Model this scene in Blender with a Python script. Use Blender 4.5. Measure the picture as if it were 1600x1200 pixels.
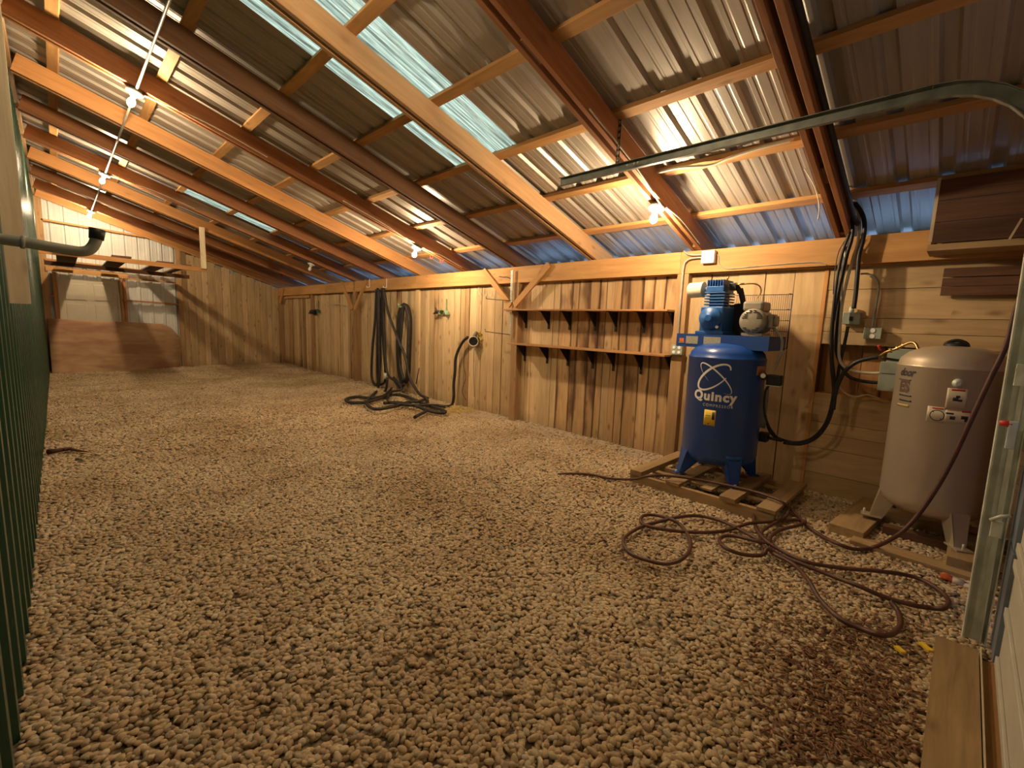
import bpy, bmesh, math, random
from mathutils import Vector, Matrix, Quaternion
random.seed(7)
R = random.Random(11)
sc = bpy.context.scene
for o in list(bpy.data.objects): bpy.data.objects.remove(o)
COL = sc.collection

# ------------------------------------------------------------------ camera
F_PX, YAW, PITCH, ROLL = 708.3, 0.7872, -0.13115, 0.03497
CAM = Vector((0, 0, 1.5))
cy, sy = math.cos(YAW), math.sin(YAW); cp, sp = math.cos(PITCH), math.sin(PITCH)
FW = Vector((sy * cp, cy * cp, sp)); RT = Vector((cy, -sy, 0)); UP = RT.cross(FW)
RV = RT * math.cos(ROLL) + UP * math.sin(ROLL)
UV = -RT * math.sin(ROLL) + UP * math.cos(ROLL)
cd = bpy.data.cameras.new('camera'); cam = bpy.data.objects.new('camera', cd); COL.objects.link(cam)
cd.sensor_width = 36; cd.lens = 36 * F_PX / 1600; cd.clip_start = 0.01; cd.clip_end = 300
M = Matrix.Identity(4)
for i in range(3):
    M[i][0] = RV[i]; M[i][1] = UV[i]; M[i][2] = -FW[i]; M[i][3] = CAM[i]
cam.matrix_world = M
sc.camera = cam

# ------------------------------------------------------------------ world, exposure
w = bpy.data.worlds.new('dusk_sky'); sc.world = w; w.use_nodes = True
nt = w.node_tree; nt.nodes.clear()
wo = nt.nodes.new('ShaderNodeOutputWorld'); bg = nt.nodes.new('ShaderNodeBackground')
bg.inputs[0].default_value = (0.36, 0.58, 1.0, 1); bg.inputs[1].default_value = 3.5
nt.links.new(bg.outputs[0], wo.inputs[0])
sc.view_settings.view_transform = 'Standard'; sc.view_settings.look = 'None'
sc.view_settings.exposure = 0.0; sc.view_settings.gamma = 1.0
sc.view_settings.use_curve_mapping = False
BULB = 2050.0
BULB_COL = (1.0, 0.745, 0.465)

# ------------------------------------------------------------------ room constants (metres)
XR, XL, YF, YN = 5.03, -0.20, 15.3, -0.30      # plank face, green wall, far wall, door wall
SL = 0.3085; TS = math.tan(SL); CS = math.cos(SL); SN = math.sin(SL)
RD = 0.19                                       # rafter depth
def raf_z(x, off=0.0):                          # height of rafter underside at x, plus offset square to the slope
    return 2.355 + (4.95 - x) * TS + off / CS
def ray(px, py): return (RV * (px - 800) - UV * (py - 600) + FW * F_PX)
def hit(px, py, ax, c):
    d = ray(px, py); return CAM + d * ((c - CAM[ax]) / d[ax])
def fl(px, py, z=0.0): return hit(px, py, 2, z)
def wx(px, py, X): return hit(px, py, 0, X)
def wy(px, py, Y): return hit(px, py, 1, Y)
def rp(px, py, off=0.0):                        # on a plane parallel to the roof
    n = Vector((TS, 0, 1)); c = 2.355 + 4.95 * TS + off / CS
    d = ray(px, py); return CAM + d * ((c - n.dot(CAM)) / n.dot(d))

# ------------------------------------------------------------------ materials
def nodes(name):
    m = bpy.data.materials.new(name); m.use_nodes = True
    n = m.node_tree.nodes; l = m.node_tree.links
    return m, n, l, n['Principled BSDF']
def N(n, t, **k):
    x = n.new('ShaderNode' + t)
    for a, b in k.items():
        if isinstance(b, (int, float, str, bool)) and hasattr(x, a): setattr(x, a, b)
    return x
def ramp(n, stops):
    r = n.new('ShaderNodeValToRGB'); e = r.color_ramp.elements
    e[0].position, e[0].color = stops[0][0], (*stops[0][1], 1)
    e[1].position, e[1].color = stops[-1][0], (*stops[-1][1], 1)
    for p, c in stops[1:-1]:
        q = e.new(p); q.color = (*c, 1)
    return r
def mixc(n, l, f, a, b, mode='MIX'):
    m = n.new('ShaderNodeMix'); m.data_type = 'RGBA'; m.blend_type = mode
    if isinstance(f, (int, float)): m.inputs[0].default_value = f
    else: l.new(f, m.inputs[0])
    for s, v in ((6, a), (7, b)):
        if isinstance(v, tuple): m.inputs[s].default_value = (*v, 1)
        else: l.new(v, m.inputs[s])
    return m.outputs[2]
def plain(name, col, rough=0.6, metal=0.0, var=0.12, scale=18, bump=0.0, coat=0.0):
    m, n, l, b = nodes(name)
    tc = N(n, 'TexCoord'); nz = N(n, 'TexNoise'); nz.inputs['Scale'].default_value = scale
    nz.inputs['Detail'].default_value = 4
    l.new(tc.outputs['Object'], nz.inputs['Vector'])
    r = ramp(n, [(0.3, tuple(c * (1 - var) for c in col)), (0.7, tuple(min(1, c * (1 + var)) for c in col))])
    l.new(nz.outputs['Fac'], r.inputs[0]); l.new(r.outputs[0], b.inputs['Base Color'])
    b.inputs['Roughness'].default_value = rough; b.inputs['Metallic'].default_value = metal
    b.inputs['Coat Weight'].default_value = coat
    if bump:
        bp = N(n, 'Bump'); bp.inputs['Strength'].default_value = bump; bp.inputs['Distance'].default_value = 0.01
        l.new(nz.outputs['Fac'], bp.inputs['Height']); l.new(bp.outputs[0], b.inputs['Normal'])
    return m
def wood(name, c_lo, c_hi, knot=(0.12, 0.05, 0.02), kn=0.5, stain=None, st=0.5, rough=0.75, grain=14, tint=0.2, dirt=None, edge=0.0):
    """boards have their grain along local X"""
    m, n, l, b = nodes(name)
    tc = N(n, 'TexCoord'); oi = N(n, 'ObjectInfo')
    off = N(n, 'VectorMath', operation='SCALE'); off.inputs[0].default_value = (37, 53, 71)
    l.new(oi.outputs['Random'], off.inputs['Scale'])
    ad = N(n, 'VectorMath', operation='ADD'); l.new(tc.outputs['Object'], ad.inputs[0]); l.new(off.outputs[0], ad.inputs[1])
    def mp(s):
        x = N(n, 'Mapping'); x.inputs['Scale'].default_value = s; l.new(ad.outputs[0], x.inputs['Vector']); return x
    m1 = mp((1.0, grain, grain)); nz = N(n, 'TexNoise'); nz.inputs['Scale'].default_value = 1.6
    nz.inputs['Detail'].default_value = 7; nz.inputs['Roughness'].default_value = 0.62; nz.inputs['Distortion'].default_value = 0.7
    l.new(m1.outputs[0], nz.inputs['Vector'])
    r = ramp(n, [(0.28, c_lo), (0.5, tuple((a + q) / 2 for a, q in zip(c_lo, c_hi))), (0.72, c_hi)])
    l.new(nz.outputs['Fac'], r.inputs[0]); col = r.outputs[0]
    m2 = mp((5.0, 11, 11)); vo = N(n, 'TexVoronoi'); vo.inputs['Scale'].default_value = 1.0; l.new(m2.outputs[0], vo.inputs['Vector'])
    kr = ramp(n, [(0.06, (kn, kn, kn)), (0.22, (kn * 0.35,) * 3), (0.34, (0, 0, 0))]); l.new(vo.outputs['Distance'], kr.inputs[0])
    ks = ramp(n, [(0.62, (0, 0, 0)), (0.68, (1, 1, 1))]); l.new(vo.outputs['Color'], ks.inputs[0])
    km = mixc(n, l, 1.0, kr.outputs[0], ks.outputs[0], 'MULTIPLY')
    col = mixc(n, l, km, col, knot)
    m3 = mp((1.1, 3.5, 3.5)); n3 = N(n, 'TexNoise'); n3.inputs['Scale'].default_value = 1.1; n3.inputs['Detail'].default_value = 5
    l.new(m3.outputs[0], n3.inputs['Vector'])
    if stain:
        sr = ramp(n, [(st, (0, 0, 0)), (st + 0.14, (0.85, 0.85, 0.85))]); l.new(n3.outputs['Fac'], sr.inputs[0])
        col = mixc(n, l, sr.outputs[0], col, stain)
    else:
        sr = ramp(n, [(0.3, (0.82, 0.82, 0.82)), (0.7, (1.08, 1.05, 1.0))]); l.new(n3.outputs['Fac'], sr.inputs[0])
        col = mixc(n, l, 1.0, col, sr.outputs[0], 'MULTIPLY')
    if edge:
        sg = N(n, 'SeparateXYZ'); l.new(tc.outputs['Generated'], sg.inputs[0])
        a1 = N(n, 'Math', operation='SUBTRACT'); l.new(sg.outputs['Y'], a1.inputs[0]); a1.inputs[1].default_value = 0.5
        a2 = N(n, 'Math', operation='ABSOLUTE'); l.new(a1.outputs[0], a2.inputs[0])
        a3 = N(n, 'Math', operation='MULTIPLY_ADD'); l.new(n3.outputs['Fac'], a3.inputs[0]); a3.inputs[1].default_value = 0.75; l.new(a2.outputs[0], a3.inputs[2])
        er = ramp(n, [(0.80 - 0.16 * edge, (0, 0, 0)), (0.90 - 0.1 * edge, (0.8, 0.8, 0.8))]); l.new(a3.outputs[0], er.inputs[0])
        col = mixc(n, l, er.outputs[0], col, (0.10, 0.045, 0.018))
    if dirt:
        gm = N(n, 'NewGeometry'); sx = N(n, 'SeparateXYZ'); l.new(gm.outputs['Position'], sx.inputs[0])
        dr = ramp(n, [(0.03, (0.75, 0.75, 0.75)), (0.2, (0, 0, 0))]); l.new(sx.outputs['Z'], dr.inputs[0])
        mm = N(n, 'Math', operation='MULTIPLY'); l.new(dr.outputs[0], mm.inputs[0]); l.new(n3.outputs['Fac'], mm.inputs[1])
        col = mixc(n, l, mm.outputs[0], col, dirt)
    tr = ramp(n, [(0.0, (1 - tint, 1 - tint * 1.15, 1 - tint * 1.4)), (1.0, (1 + tint * 0.5, 1 + tint * 0.5, 1 + tint * 0.5))])
    l.new(oi.outputs['Random'], tr.inputs[0])
    col = mixc(n, l, 1.0, col, tr.outputs[0], 'MULTIPLY')
    l.new(col, b.inputs['Base Color']); b.inputs['Roughness'].default_value = rough
    bp = N(n, 'Bump'); bp.inputs['Strength'].default_value = 0.35; bp.inputs['Distance'].default_value = 0.004
    l.new(nz.outputs['Fac'], bp.inputs['Height']); l.new(bp.outputs[0], b.inputs['Normal'])
    return m
def emit(name, col, s):
    m, n, l, b = nodes(name)
    b.inputs['Base Color'].default_value = (0.9, 0.9, 0.9, 1)
    b.inputs['Emission Color'].default_value = (*col, 1); b.inputs['Emission Strength'].default_value = s
    return m

MW = dict(
    plank=wood('pine_plank', (0.50, 0.345, 0.185), (0.72, 0.545, 0.32), kn=0.6, tint=0.26, dirt=(0.28, 0.2, 0.12)),
    plank_dark=wood('weathered_stained_plank', (0.42, 0.25, 0.115), (0.66, 0.455, 0.235), stain=(0.14, 0.062, 0.028), st=0.53, kn=0.7, tint=0.34, edge=0.42, dirt=(0.2, 0.13, 0.08)),
    hplank=wood('wide_pine_board', (0.46, 0.31, 0.155), (0.66, 0.475, 0.255), kn=0.6, tint=0.12, grain=9),
    rafter=wood('fir_rafter', (0.43, 0.195, 0.062), (0.60, 0.31, 0.108), kn=0.3, tint=0.2),
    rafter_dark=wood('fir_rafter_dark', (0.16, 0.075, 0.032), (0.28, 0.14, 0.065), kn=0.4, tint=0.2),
    rafter_red_shade=wood('fir_rafter_red_shade', (0.27, 0.105, 0.038), (0.44, 0.19, 0.07), kn=0.4, tint=0.15),  # darker red copy of the fir, shade painted in for rafters the bulbs miss
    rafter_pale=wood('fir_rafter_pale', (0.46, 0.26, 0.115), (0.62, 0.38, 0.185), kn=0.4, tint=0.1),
    purlin=wood('spruce_purlin', (0.42, 0.21, 0.07), (0.62, 0.36, 0.14), kn=0.5, tint=0.3),
    beam=wood('fir_beam', (0.46, 0.23, 0.075), (0.62, 0.35, 0.13), kn=0.4, tint=0.08, grain=10),
    post=wood('treated_post', (0.30, 0.17, 0.075), (0.48, 0.30, 0.14), kn=0.4, tint=0.2),
    pallet=wood('pallet_lumber', (0.28, 0.18, 0.085), (0.46, 0.32, 0.16), kn=0.4, tint=0.2),
    old=wood('old_brown_board', (0.075, 0.032, 0.014), (0.16, 0.072, 0.032), kn=0.3, tint=0.2),
    pale=wood('pale_grey_board', (0.55, 0.46, 0.31), (0.78, 0.67, 0.47), kn=0.4, tint=0.1),
    ply=wood('reddish_plywood', (0.33, 0.18, 0.09), (0.50, 0.33, 0.18), kn=0.0, tint=0.0, grain=4, stain=(0.3, 0.15, 0.09), st=0.5),
    shelf=wood('shelf_board', (0.36, 0.17, 0.06), (0.50, 0.27, 0.11), kn=0.2, tint=0.1),
)
def steel(name, col, rough, metal=0.0, rust=0.0):
    m, n, l, b = nodes(name)
    tc = N(n, 'TexCoord'); mp_ = N(n, 'Mapping'); mp_.inputs['Scale'].default_value = (0.5, 6, 0.5)
    l.new(tc.outputs['Object'], mp_.inputs['Vector'])
    nz = N(n, 'TexNoise'); nz.inputs['Scale'].default_value = 2.5; nz.inputs['Detail'].default_value = 5
    l.new(mp_.outputs[0], nz.inputs['Vector'])
    r = ramp(n, [(0.3, tuple(c * 0.82 for c in col)), (0.7, tuple(min(1, c * 1.08) for c in col))])
    l.new(nz.outputs['Fac'], r.inputs[0]); l.new(r.outputs[0], b.inputs['Base Color'])
    rr = N(n, 'MapRange'); rr.inputs['To Min'].default_value = rough * 0.8; rr.inputs['To Max'].default_value = rough * 1.25
    l.new(nz.outputs['Fac'], rr.inputs[0]); l.new(rr.outputs[0], b.inputs['Roughness'])
    b.inputs['Metallic'].default_value = metal
    return m
ROOF = steel('backcoated_steel', (0.37, 0.33, 0.275), 0.40, 0.25)
GREEN = steel('dark_green_steel', (0.014, 0.062, 0.036), 0.27)
WHITE_ST = steel('white_steel', (0.62, 0.62, 0.58), 0.5)
GALV = plain('galvanised_steel', (0.58, 0.61, 0.53), 0.45, 0.15, 0.2, 9)
GALV_DULL = plain('dull_galvanised_steel', (0.17, 0.18, 0.16), 0.45, 0.6, 0.3, 12)
def skylight_mat():
    m = bpy.data.materials.new('fibreglass_skylight'); m.use_nodes = True
    n = m.node_tree.nodes; l = m.node_tree.links; n.clear()
    out = N(n, 'OutputMaterial'); tb = N(n, 'BsdfTranslucent'); df = N(n, 'BsdfDiffuse'); mx = N(n, 'MixShader')
    tc = N(n, 'TexCoord'); mp_ = N(n, 'Mapping'); mp_.inputs['Scale'].default_value = (1.0, 30, 1.0)
    l.new(tc.outputs['Object'], mp_.inputs['Vector'])
    nz = N(n, 'TexNoise'); nz.inputs['Scale'].default_value = 2.0; nz.inputs['Detail'].default_value = 8; nz.inputs['Roughness'].default_value = 0.7
    l.new(mp_.outputs[0], nz.inputs['Vector'])
    r = ramp(n, [(0.36, (0.36, 0.32, 0.22)), (0.5, (0.70, 0.64, 0.45)), (0.62, (0.98, 0.88, 0.62))])
    l.new(nz.outputs['Fac'], r.inputs[0]); l.new(r.outputs[0], tb.inputs[0])
    df.inputs[0].default_value = (0.5, 0.55, 0.5, 1); mx.inputs[0].default_value = 0.12
    l.new(tb.outputs[0], mx.inputs[1]); l.new(df.outputs[0], mx.inputs[2]); l.new(mx.outputs[0], out.inputs[0])
    return m
SKY = skylight_mat()
BLUE = plain('blue_enamel', (0.008, 0.062, 0.30), 0.3, 0.0, 0.08, 6, coat=0.15)
BLUE_PLATE = plain('blue_plate_paint', (0.008, 0.055, 0.26), 0.55, 0.0, 0.08, 6)
BLUE_CAST = plain('blue_painted_casting', (0.012, 0.09, 0.30), 0.45, 0.0, 0.2, 30, 0.1)
SILVER = plain('champagne_tank_paint', (0.52, 0.44, 0.33), 0.36, 0.35, 0.05, 4, coat=0.2)
BLACK = plain('black_rubber', (0.012, 0.011, 0.011), 0.5, 0, 0.3, 20)
BLACK_HOSE = plain('dusty_black_hose', (0.025, 0.021, 0.018), 0.55, 0, 0.5, 9)
HOSE = plain('brown_red_air_hose', (0.085, 0.033, 0.02), 0.5, 0, 0.25, 12)
CREAM = plain('cream_plastic', (0.55, 0.5, 0.38), 0.5, 0, 0.06)
WHITE = plain('white_porcelain', (0.82, 0.80, 0.76), 0.35, 0, 0.03)
GREY_PVC = plain('grey_pipe', (0.28, 0.29, 0.25), 0.5, 0, 0.35, 9)
GREYBOX = plain('grey_green_box_paint', (0.30, 0.34, 0.28), 0.5, 0, 0.1, 12)
MOTOR = plain('taupe_motor_paint', (0.27, 0.24, 0.18), 0.42, 0, 0.1, 12)
IRON = plain('dark_iron', (0.03, 0.027, 0.025), 0.5, 0.4, 0.3)
BRASS = plain('brass_fitting', (0.45, 0.27, 0.10), 0.35, 0.9, 0.2)
YELLOW = plain('yellow_label', (0.75, 0.52, 0.03), 0.5, 0, 0.06)
STRAW = plain('straw_insulation', (0.60, 0.42, 0.08), 0.9, 0, 0.3, 40, 0.5)
RED = plain('red_plastic', (0.55, 0.03, 0.02), 0.5)
ORANGE = plain('orange_cloth', (0.72, 0.16, 0.04), 0.8)
WCLOTH = plain('grey_white_cloth', (0.55, 0.47, 0.38), 0.85, 0, 0.2)
PRINTW = plain('white_print', (0.8, 0.78, 0.72), 0.4, 0, 0.02)
PRINTB = plain('dark_print', (0.025, 0.02, 0.02), 0.5, 0, 0.02)
STICK = plain('grey_sticker', (0.36, 0.35, 0.28), 0.45, 0, 0.25, 90)
LBL = plain('pale_warning_label', (0.55, 0.47, 0.34), 0.5, 0, 0.05)
DOORP = plain('almond_door_paint', (0.56, 0.50, 0.38), 0.5, 0, 0.06, 5)
DOOR_BACK = plain('sand_steel_door', (0.50, 0.48, 0.40), 0.5, 0, 0.08, 5)
STILE = plain('blue_grey_steel_stile', (0.16, 0.19, 0.24), 0.4, 0.3, 0.25, 7)
GREEN_OBJ = plain('pale_green_paint', (0.20, 0.33, 0.19), 0.5, 0, 0.15)
BOUNCE_GROUND = plain('bright_bounce_ground', (0.75, 0.78, 0.8), 0.9, 0, 0.05, 0.5)
BULBM = emit('lit_bulb_glass', BULB_COL, BULB)
BULBM_LOW = emit('dimmer_bulb_glass', BULB_COL, BULB * 0.5)
FROST = plain('frosted_glass', (0.75, 0.74, 0.7), 0.25, 0, 0.02)
def ground_mat():
    m, n, l, b = nodes('gravel_bed')
    tc = N(n, 'TexCoord'); vo = N(n, 'TexVoronoi'); vo.inputs['Scale'].default_value = 34
    l.new(tc.outputs['Object'], vo.inputs['Vector'])
    r = ramp(n, [(0.0, (0.30, 0.22, 0.13)), (0.5, (0.42, 0.33, 0.21)), (1.0, (0.22, 0.15, 0.09))])
    l.new(vo.outputs['Color'], r.inputs[0])
    dk = ramp(n, [(0.1, (1, 1, 1)), (0.65, (0.25, 0.22, 0.2))]); l.new(vo.outputs['Distance'], dk.inputs[0])
    c = mixc(n, l, 1.0, r.outputs[0], dk.outputs[0], 'MULTIPLY')
    # fine pale sand along the plank wall
    sx = N(n, 'SeparateXYZ'); l.new(tc.outputs['Object'], sx.inputs[0])
    nz = N(n, 'TexNoise'); nz.inputs['Scale'].default_value = 3.0; nz.inputs['Detail'].default_value = 4; l.new(tc.outputs['Object'], nz.inputs['Vector'])
    a = N(n, 'Math', operation='MULTIPLY_ADD'); l.new(nz.outputs['Fac'], a.inputs[0]); a.inputs[1].default_value = 0.7; l.new(sx.outputs['X'], a.inputs[2])
    sr = ramp(n, [(0.0, (0, 0, 0)), (1.0, (1, 1, 1))]); mr = N(n, 'MapRange'); mr.inputs[1].default_value = 4.98; mr.inputs[2].default_value = 5.12
    l.new(a.outputs[0], mr.inputs[0]); l.new(mr.outputs[0], sr.inputs[0])
    c = mixc(n, l, sr.outputs[0], c, (0.42, 0.34, 0.24))
    l.new(c, b.inputs['Base Color']); b.inputs['Roughness'].default_value = 0.9
    iv = N(n, 'Math', operation='SUBTRACT'); iv.inputs[0].default_value = 1; l.new(vo.outputs['Distance'], iv.inputs[1])
    bp = N(n, 'Bump'); bp.inputs['Strength'].default_value = 0.7; bp.inputs['Distance'].default_value = 0.02
    l.new(iv.outputs[0], bp.inputs['Height']); l.new(bp.outputs[0], b.inputs['Normal'])
    return m
GROUND = ground_mat()
def stone_mat(name, stops):
    m, n, l, b = nodes(name)
    oi = N(n, 'ObjectInfo'); r = ramp(n, stops); l.new(oi.outputs['Random'], r.inputs[0])
    tc = N(n, 'TexCoord'); nz = N(n, 'TexNoise'); nz.inputs['Scale'].default_value = 60; l.new(tc.outputs['Object'], nz.inputs['Vector'])
    v = ramp(n, [(0.3, (0.78, 0.78, 0.78)), (0.7, (1.1, 1.1, 1.1))]); l.new(nz.outputs['Fac'], v.inputs[0])
    # damp brown patches across the bed
    gm = N(n, 'NewGeometry'); n2 = N(n, 'TexNoise'); n2.inputs['Scale'].default_value = 1.1; n2.inputs['Detail'].default_value = 4
    l.new(gm.outputs['Position'], n2.inputs['Vector'])
    v2 = ramp(n, [(0.36, (0.82, 0.76, 0.68)), (0.58, (1.06, 1.06, 1.06))]); l.new(n2.outputs['Fac'], v2.inputs[0])
    c = mixc(n, l, 1.0, r.outputs[0], v.outputs[0], 'MULTIPLY'); c = mixc(n, l, 1.0, c, v2.outputs[0], 'MULTIPLY')
    l.new(c, b.inputs['Base Color']); b.inputs['Roughness'].default_value = 0.7
    return m
STONE = stone_mat('river_stone', [(0.0, (0.25, 0.165, 0.10)), (0.1, (0.45, 0.325, 0.185)), (0.35, (0.60, 0.45, 0.265)), (0.55, (0.47, 0.39, 0.26)),
                                  (0.7, (0.56, 0.40, 0.23)), (0.86, (0.68, 0.54, 0.345)), (0.95, (0.36, 0.32, 0.24)), (1.0, (0.72, 0.62, 0.45))])
CHIP = stone_mat('wood_chip', [(0.0, (0.12, 0.05, 0.022)), (0.5, (0.24, 0.11, 0.05)), (0.85, (0.32, 0.17, 0.08)), (1.0, (0.4, 0.3, 0.14))])

# ------------------------------------------------------------------ mesh helpers
class MB:
    def __init__(s): s.v = []; s.f = []; s.smooth = []
    def add(s, vs, fs, sm=False):
        k = len(s.v); s.v += [Vector(v) for v in vs]; s.f += [tuple(i + k for i in f) for f in fs]; s.smooth += [sm] * len(fs)
        return s
    def box(s, a, b, ch=0.0):
        x0, y0, z0 = (min(p, q) for p, q in zip(a, b)); x1, y1, z1 = (max(p, q) for p, q in zip(a, b))
        if not ch:
            vs = [(x, y, z) for x in (x0, x1) for y in (y0, y1) for z in (z0, z1)]
            return s.add(vs, [(0, 1, 3, 2), (4, 6, 7, 5), (0, 4, 5, 1), (2, 3, 7, 6), (0, 2, 6, 4), (1, 5, 7, 3)])
        bm = bmesh.new(); bmesh.ops.create_cube(bm, size=1)
        for v in bm.verts: v.co = Vector(((x0 + x1) / 2 + v.co.x * (x1 - x0), (y0 + y1) / 2 + v.co.y * (y1 - y0), (z0 + z1) / 2 + v.co.z * (z1 - z0)))
        bmesh.ops.bevel(bm, geom=bm.edges[:], offset=ch, segments=2, affect='EDGES', profile=0.5)
        s.add([v.co.copy() for v in bm.verts], [[v.index for v in f.verts] for f in bm.faces]); bm.free(); return s
    def obox(s, c, ax, ay, az, sx, sy_, sz):
        c = Vector(c); ax, ay, az = Vector(ax).normalized() * sx / 2, Vector(ay).normalized() * sy_ / 2, Vector(az).normalized() * sz / 2
        vs = [c + ax * i + ay * j + az * k for i in (-1, 1) for j in (-1, 1) for k in (-1, 1)]
        return s.add(vs, [(0, 1, 3, 2), (4, 6, 7, 5), (0, 4, 5, 1), (2, 3, 7, 6), (0, 2, 6, 4), (1, 5, 7, 3)])
    def tube(s, pts, r, n=10, caps=True, sub=0):
        pts = [Vector(p) for p in pts]
        if sub: pts = spline(pts, sub)
        rr = r if isinstance(r, (list, tuple)) else [r] * len(pts)
        if len(rr) != len(pts): rr = [rr[min(len(rr) - 1, int(i * len(rr) / len(pts)))] for i in range(len(pts))]
        k = len(s.v); t0 = (pts[1] - pts[0]).normalized()
        nrm = t0.cross(Vector((0, 0, 1))); nrm = nrm if nrm.length > 0.05 else t0.cross(Vector((1, 0, 0))); nrm.normalize()
        for i, p in enumerate(pts):
            t = (pts[min(i + 1, len(pts) - 1)] - pts[max(i - 1, 0)]).normalized()
            nrm = (nrm - t * nrm.dot(t)).normalized(); bn = t.cross(nrm)
            for j in range(n):
                a = 2 * math.pi * j / n; s.v.append(p + (nrm * math.cos(a) + bn * math.sin(a)) * rr[i])
        for i in range(len(pts) - 1):
            for j in range(n):
                a = k + i * n + j; b = k + i * n + (j + 1) % n; s.f.append((a, b, b + n, a + n)); s.smooth.append(True)
        if caps:
            s.f.append(tuple(k + j for j in range(n))[::-1]); s.f.append(tuple(k + (len(pts) - 1) * n + j for j in range(n))); s.smooth += [False, False]
        return s
    def cyl(s, a, b, r, n=20, r2=None): return s.tube([a, b], [r, r if r2 is None else r2], n)
    def lathe(s, prof, c, n=32, axis=(0, 0, 1)):
        az = Vector(axis).normalized(); ax = az.orthogonal().normalized(); ay = az.cross(ax); c = Vector(c); k = len(s.v)
        for (r, z) in prof:
            for j in range(n):
                a = 2 * math.pi * j / n; s.v.append(c + az * z + (ax * math.cos(a) + ay * math.sin(a)) * max(r, 1e-4))
        for i in range(len(prof) - 1):
            for j in range(n):
                a = k + i * n + j; b = k + i * n + (j + 1) % n; s.f.append((a, b, b + n, a + n)); s.smooth.append(True)
        s.f.append(tuple(k + j for j in range(n))[::-1]); s.f.append(tuple(k + (len(prof) - 1) * n + j for j in range(n))); s.smooth += [False, False]
        return s
def spline(pts, sub=6):
    out = []; n = len(pts)
    for i in range(n - 1):
        p0, p1, p2, p3 = pts[max(i - 1, 0)], pts[i], pts[i + 1], pts[min(i + 2, n - 1)]
        for k in range(sub):
            t = k / sub
            out.append(0.5 * ((2 * p1) + (p2 - p0) * t + (2 * p0 - 5 * p1 + 4 * p2 - p3) * t * t + (3 * p1 - p0 - 3 * p2 + p3) * t ** 3))
    out.append(pts[-1].copy()); return out
WL = {}
def setw(o, parent, loc):
    """parents are never rotated, so offsets add up"""
    loc = Vector(loc)
    if parent is not None: o.parent = parent; o.location = loc - WL[parent.name]
    else: o.location = loc
    WL[o.name] = loc
def obj(name, mb, mat, parent=None, origin=None, flat=False):
    lo = Vector([min(v[i] for v in mb.v) for i in range(3)]); hi = Vector([max(v[i] for v in mb.v) for i in range(3)])
    c = Vector(origin) if origin is not None else (lo + hi) / 2
    me = bpy.data.meshes.new(name); me.from_pydata([v - c for v in mb.v], [], mb.f)
    me.polygons.foreach_set('use_smooth', [False if flat else q for q in mb.smooth]); me.materials.append(mat)
    bm = bmesh.new(); bm.from_mesh(me); bmesh.ops.recalc_face_normals(bm, faces=bm.faces); bm.to_mesh(me); bm.free()
    o = bpy.data.objects.new(name, me); COL.objects.link(o); setw(o, parent, c); return o
def tag(o, label=None, cat=None, group=None, kind=None):
    if label: o['label'] = label
    if cat: o['category'] = cat
    if group: o['group'] = group
    if kind: o['kind'] = kind
    return o
def thing(name, label, cat, loc, group=None):
    o = bpy.data.objects.new(name, None); COL.objects.link(o); o.empty_display_size = 0.1; setw(o, None, loc)
    return tag(o, label, cat, group)
def struct(name, loc=(0, 0, 0)):
    o = bpy.data.objects.new(name, None); COL.objects.link(o); setw(o, None, loc); o['kind'] = 'structure'; return o
def board(name, a, b, wdir, wd, th, mat, parent=None, skew=0.0, ch=0.0):
    """a board from a to b, wd wide along wdir, th thick; grain along local X"""
    a, b = Vector(a), Vector(b); X = (b - a); L = X.length; X.normalize()
    Y = Vector(wdir); Y = (Y - X * Y.dot(X)).normalized(); Z = X.cross(Y); c = (a + b) / 2
    l, h, t = L / 2, wd / 2, th / 2
    me = bpy.data.meshes.new(name)
    if ch:
        m = MB().box((-l, -h, -t), (l, h, t), ch); vs, fs = m.v, m.f
    else:
        vs = [(x + (skew * j if x > 0 else 0), y, z) for x in (-l, l) for j, y in ((-1, -h), (1, h)) for z in (-t, t)]
        fs = [(0, 1, 3, 2), (4, 6, 7, 5), (0, 4, 5, 1), (2, 3, 7, 6), (0, 2, 6, 4), (1, 5, 7, 3)]
    me.from_pydata(vs, [], fs); me.materials.append(mat)
    bm = bmesh.new(); bm.from_mesh(me); bmesh.ops.recalc_face_normals(bm, faces=bm.faces); bm.to_mesh(me); bm.free()
    o = bpy.data.objects.new(name, me); COL.objects.link(o)
    R3 = Matrix((X, Y, Z)).transposed(); o.rotation_mode = 'QUATERNION'; o.rotation_quaternion = R3.to_quaternion()
    setw(o, parent, c); return o
VX, VY, VZ = Vector((1, 0, 0)), Vector((0, 1, 0)), Vector((0, 0, 1))
SLOPE = Vector((CS, 0, -SN)); SNORM = Vector((SN, 0, CS))

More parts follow.
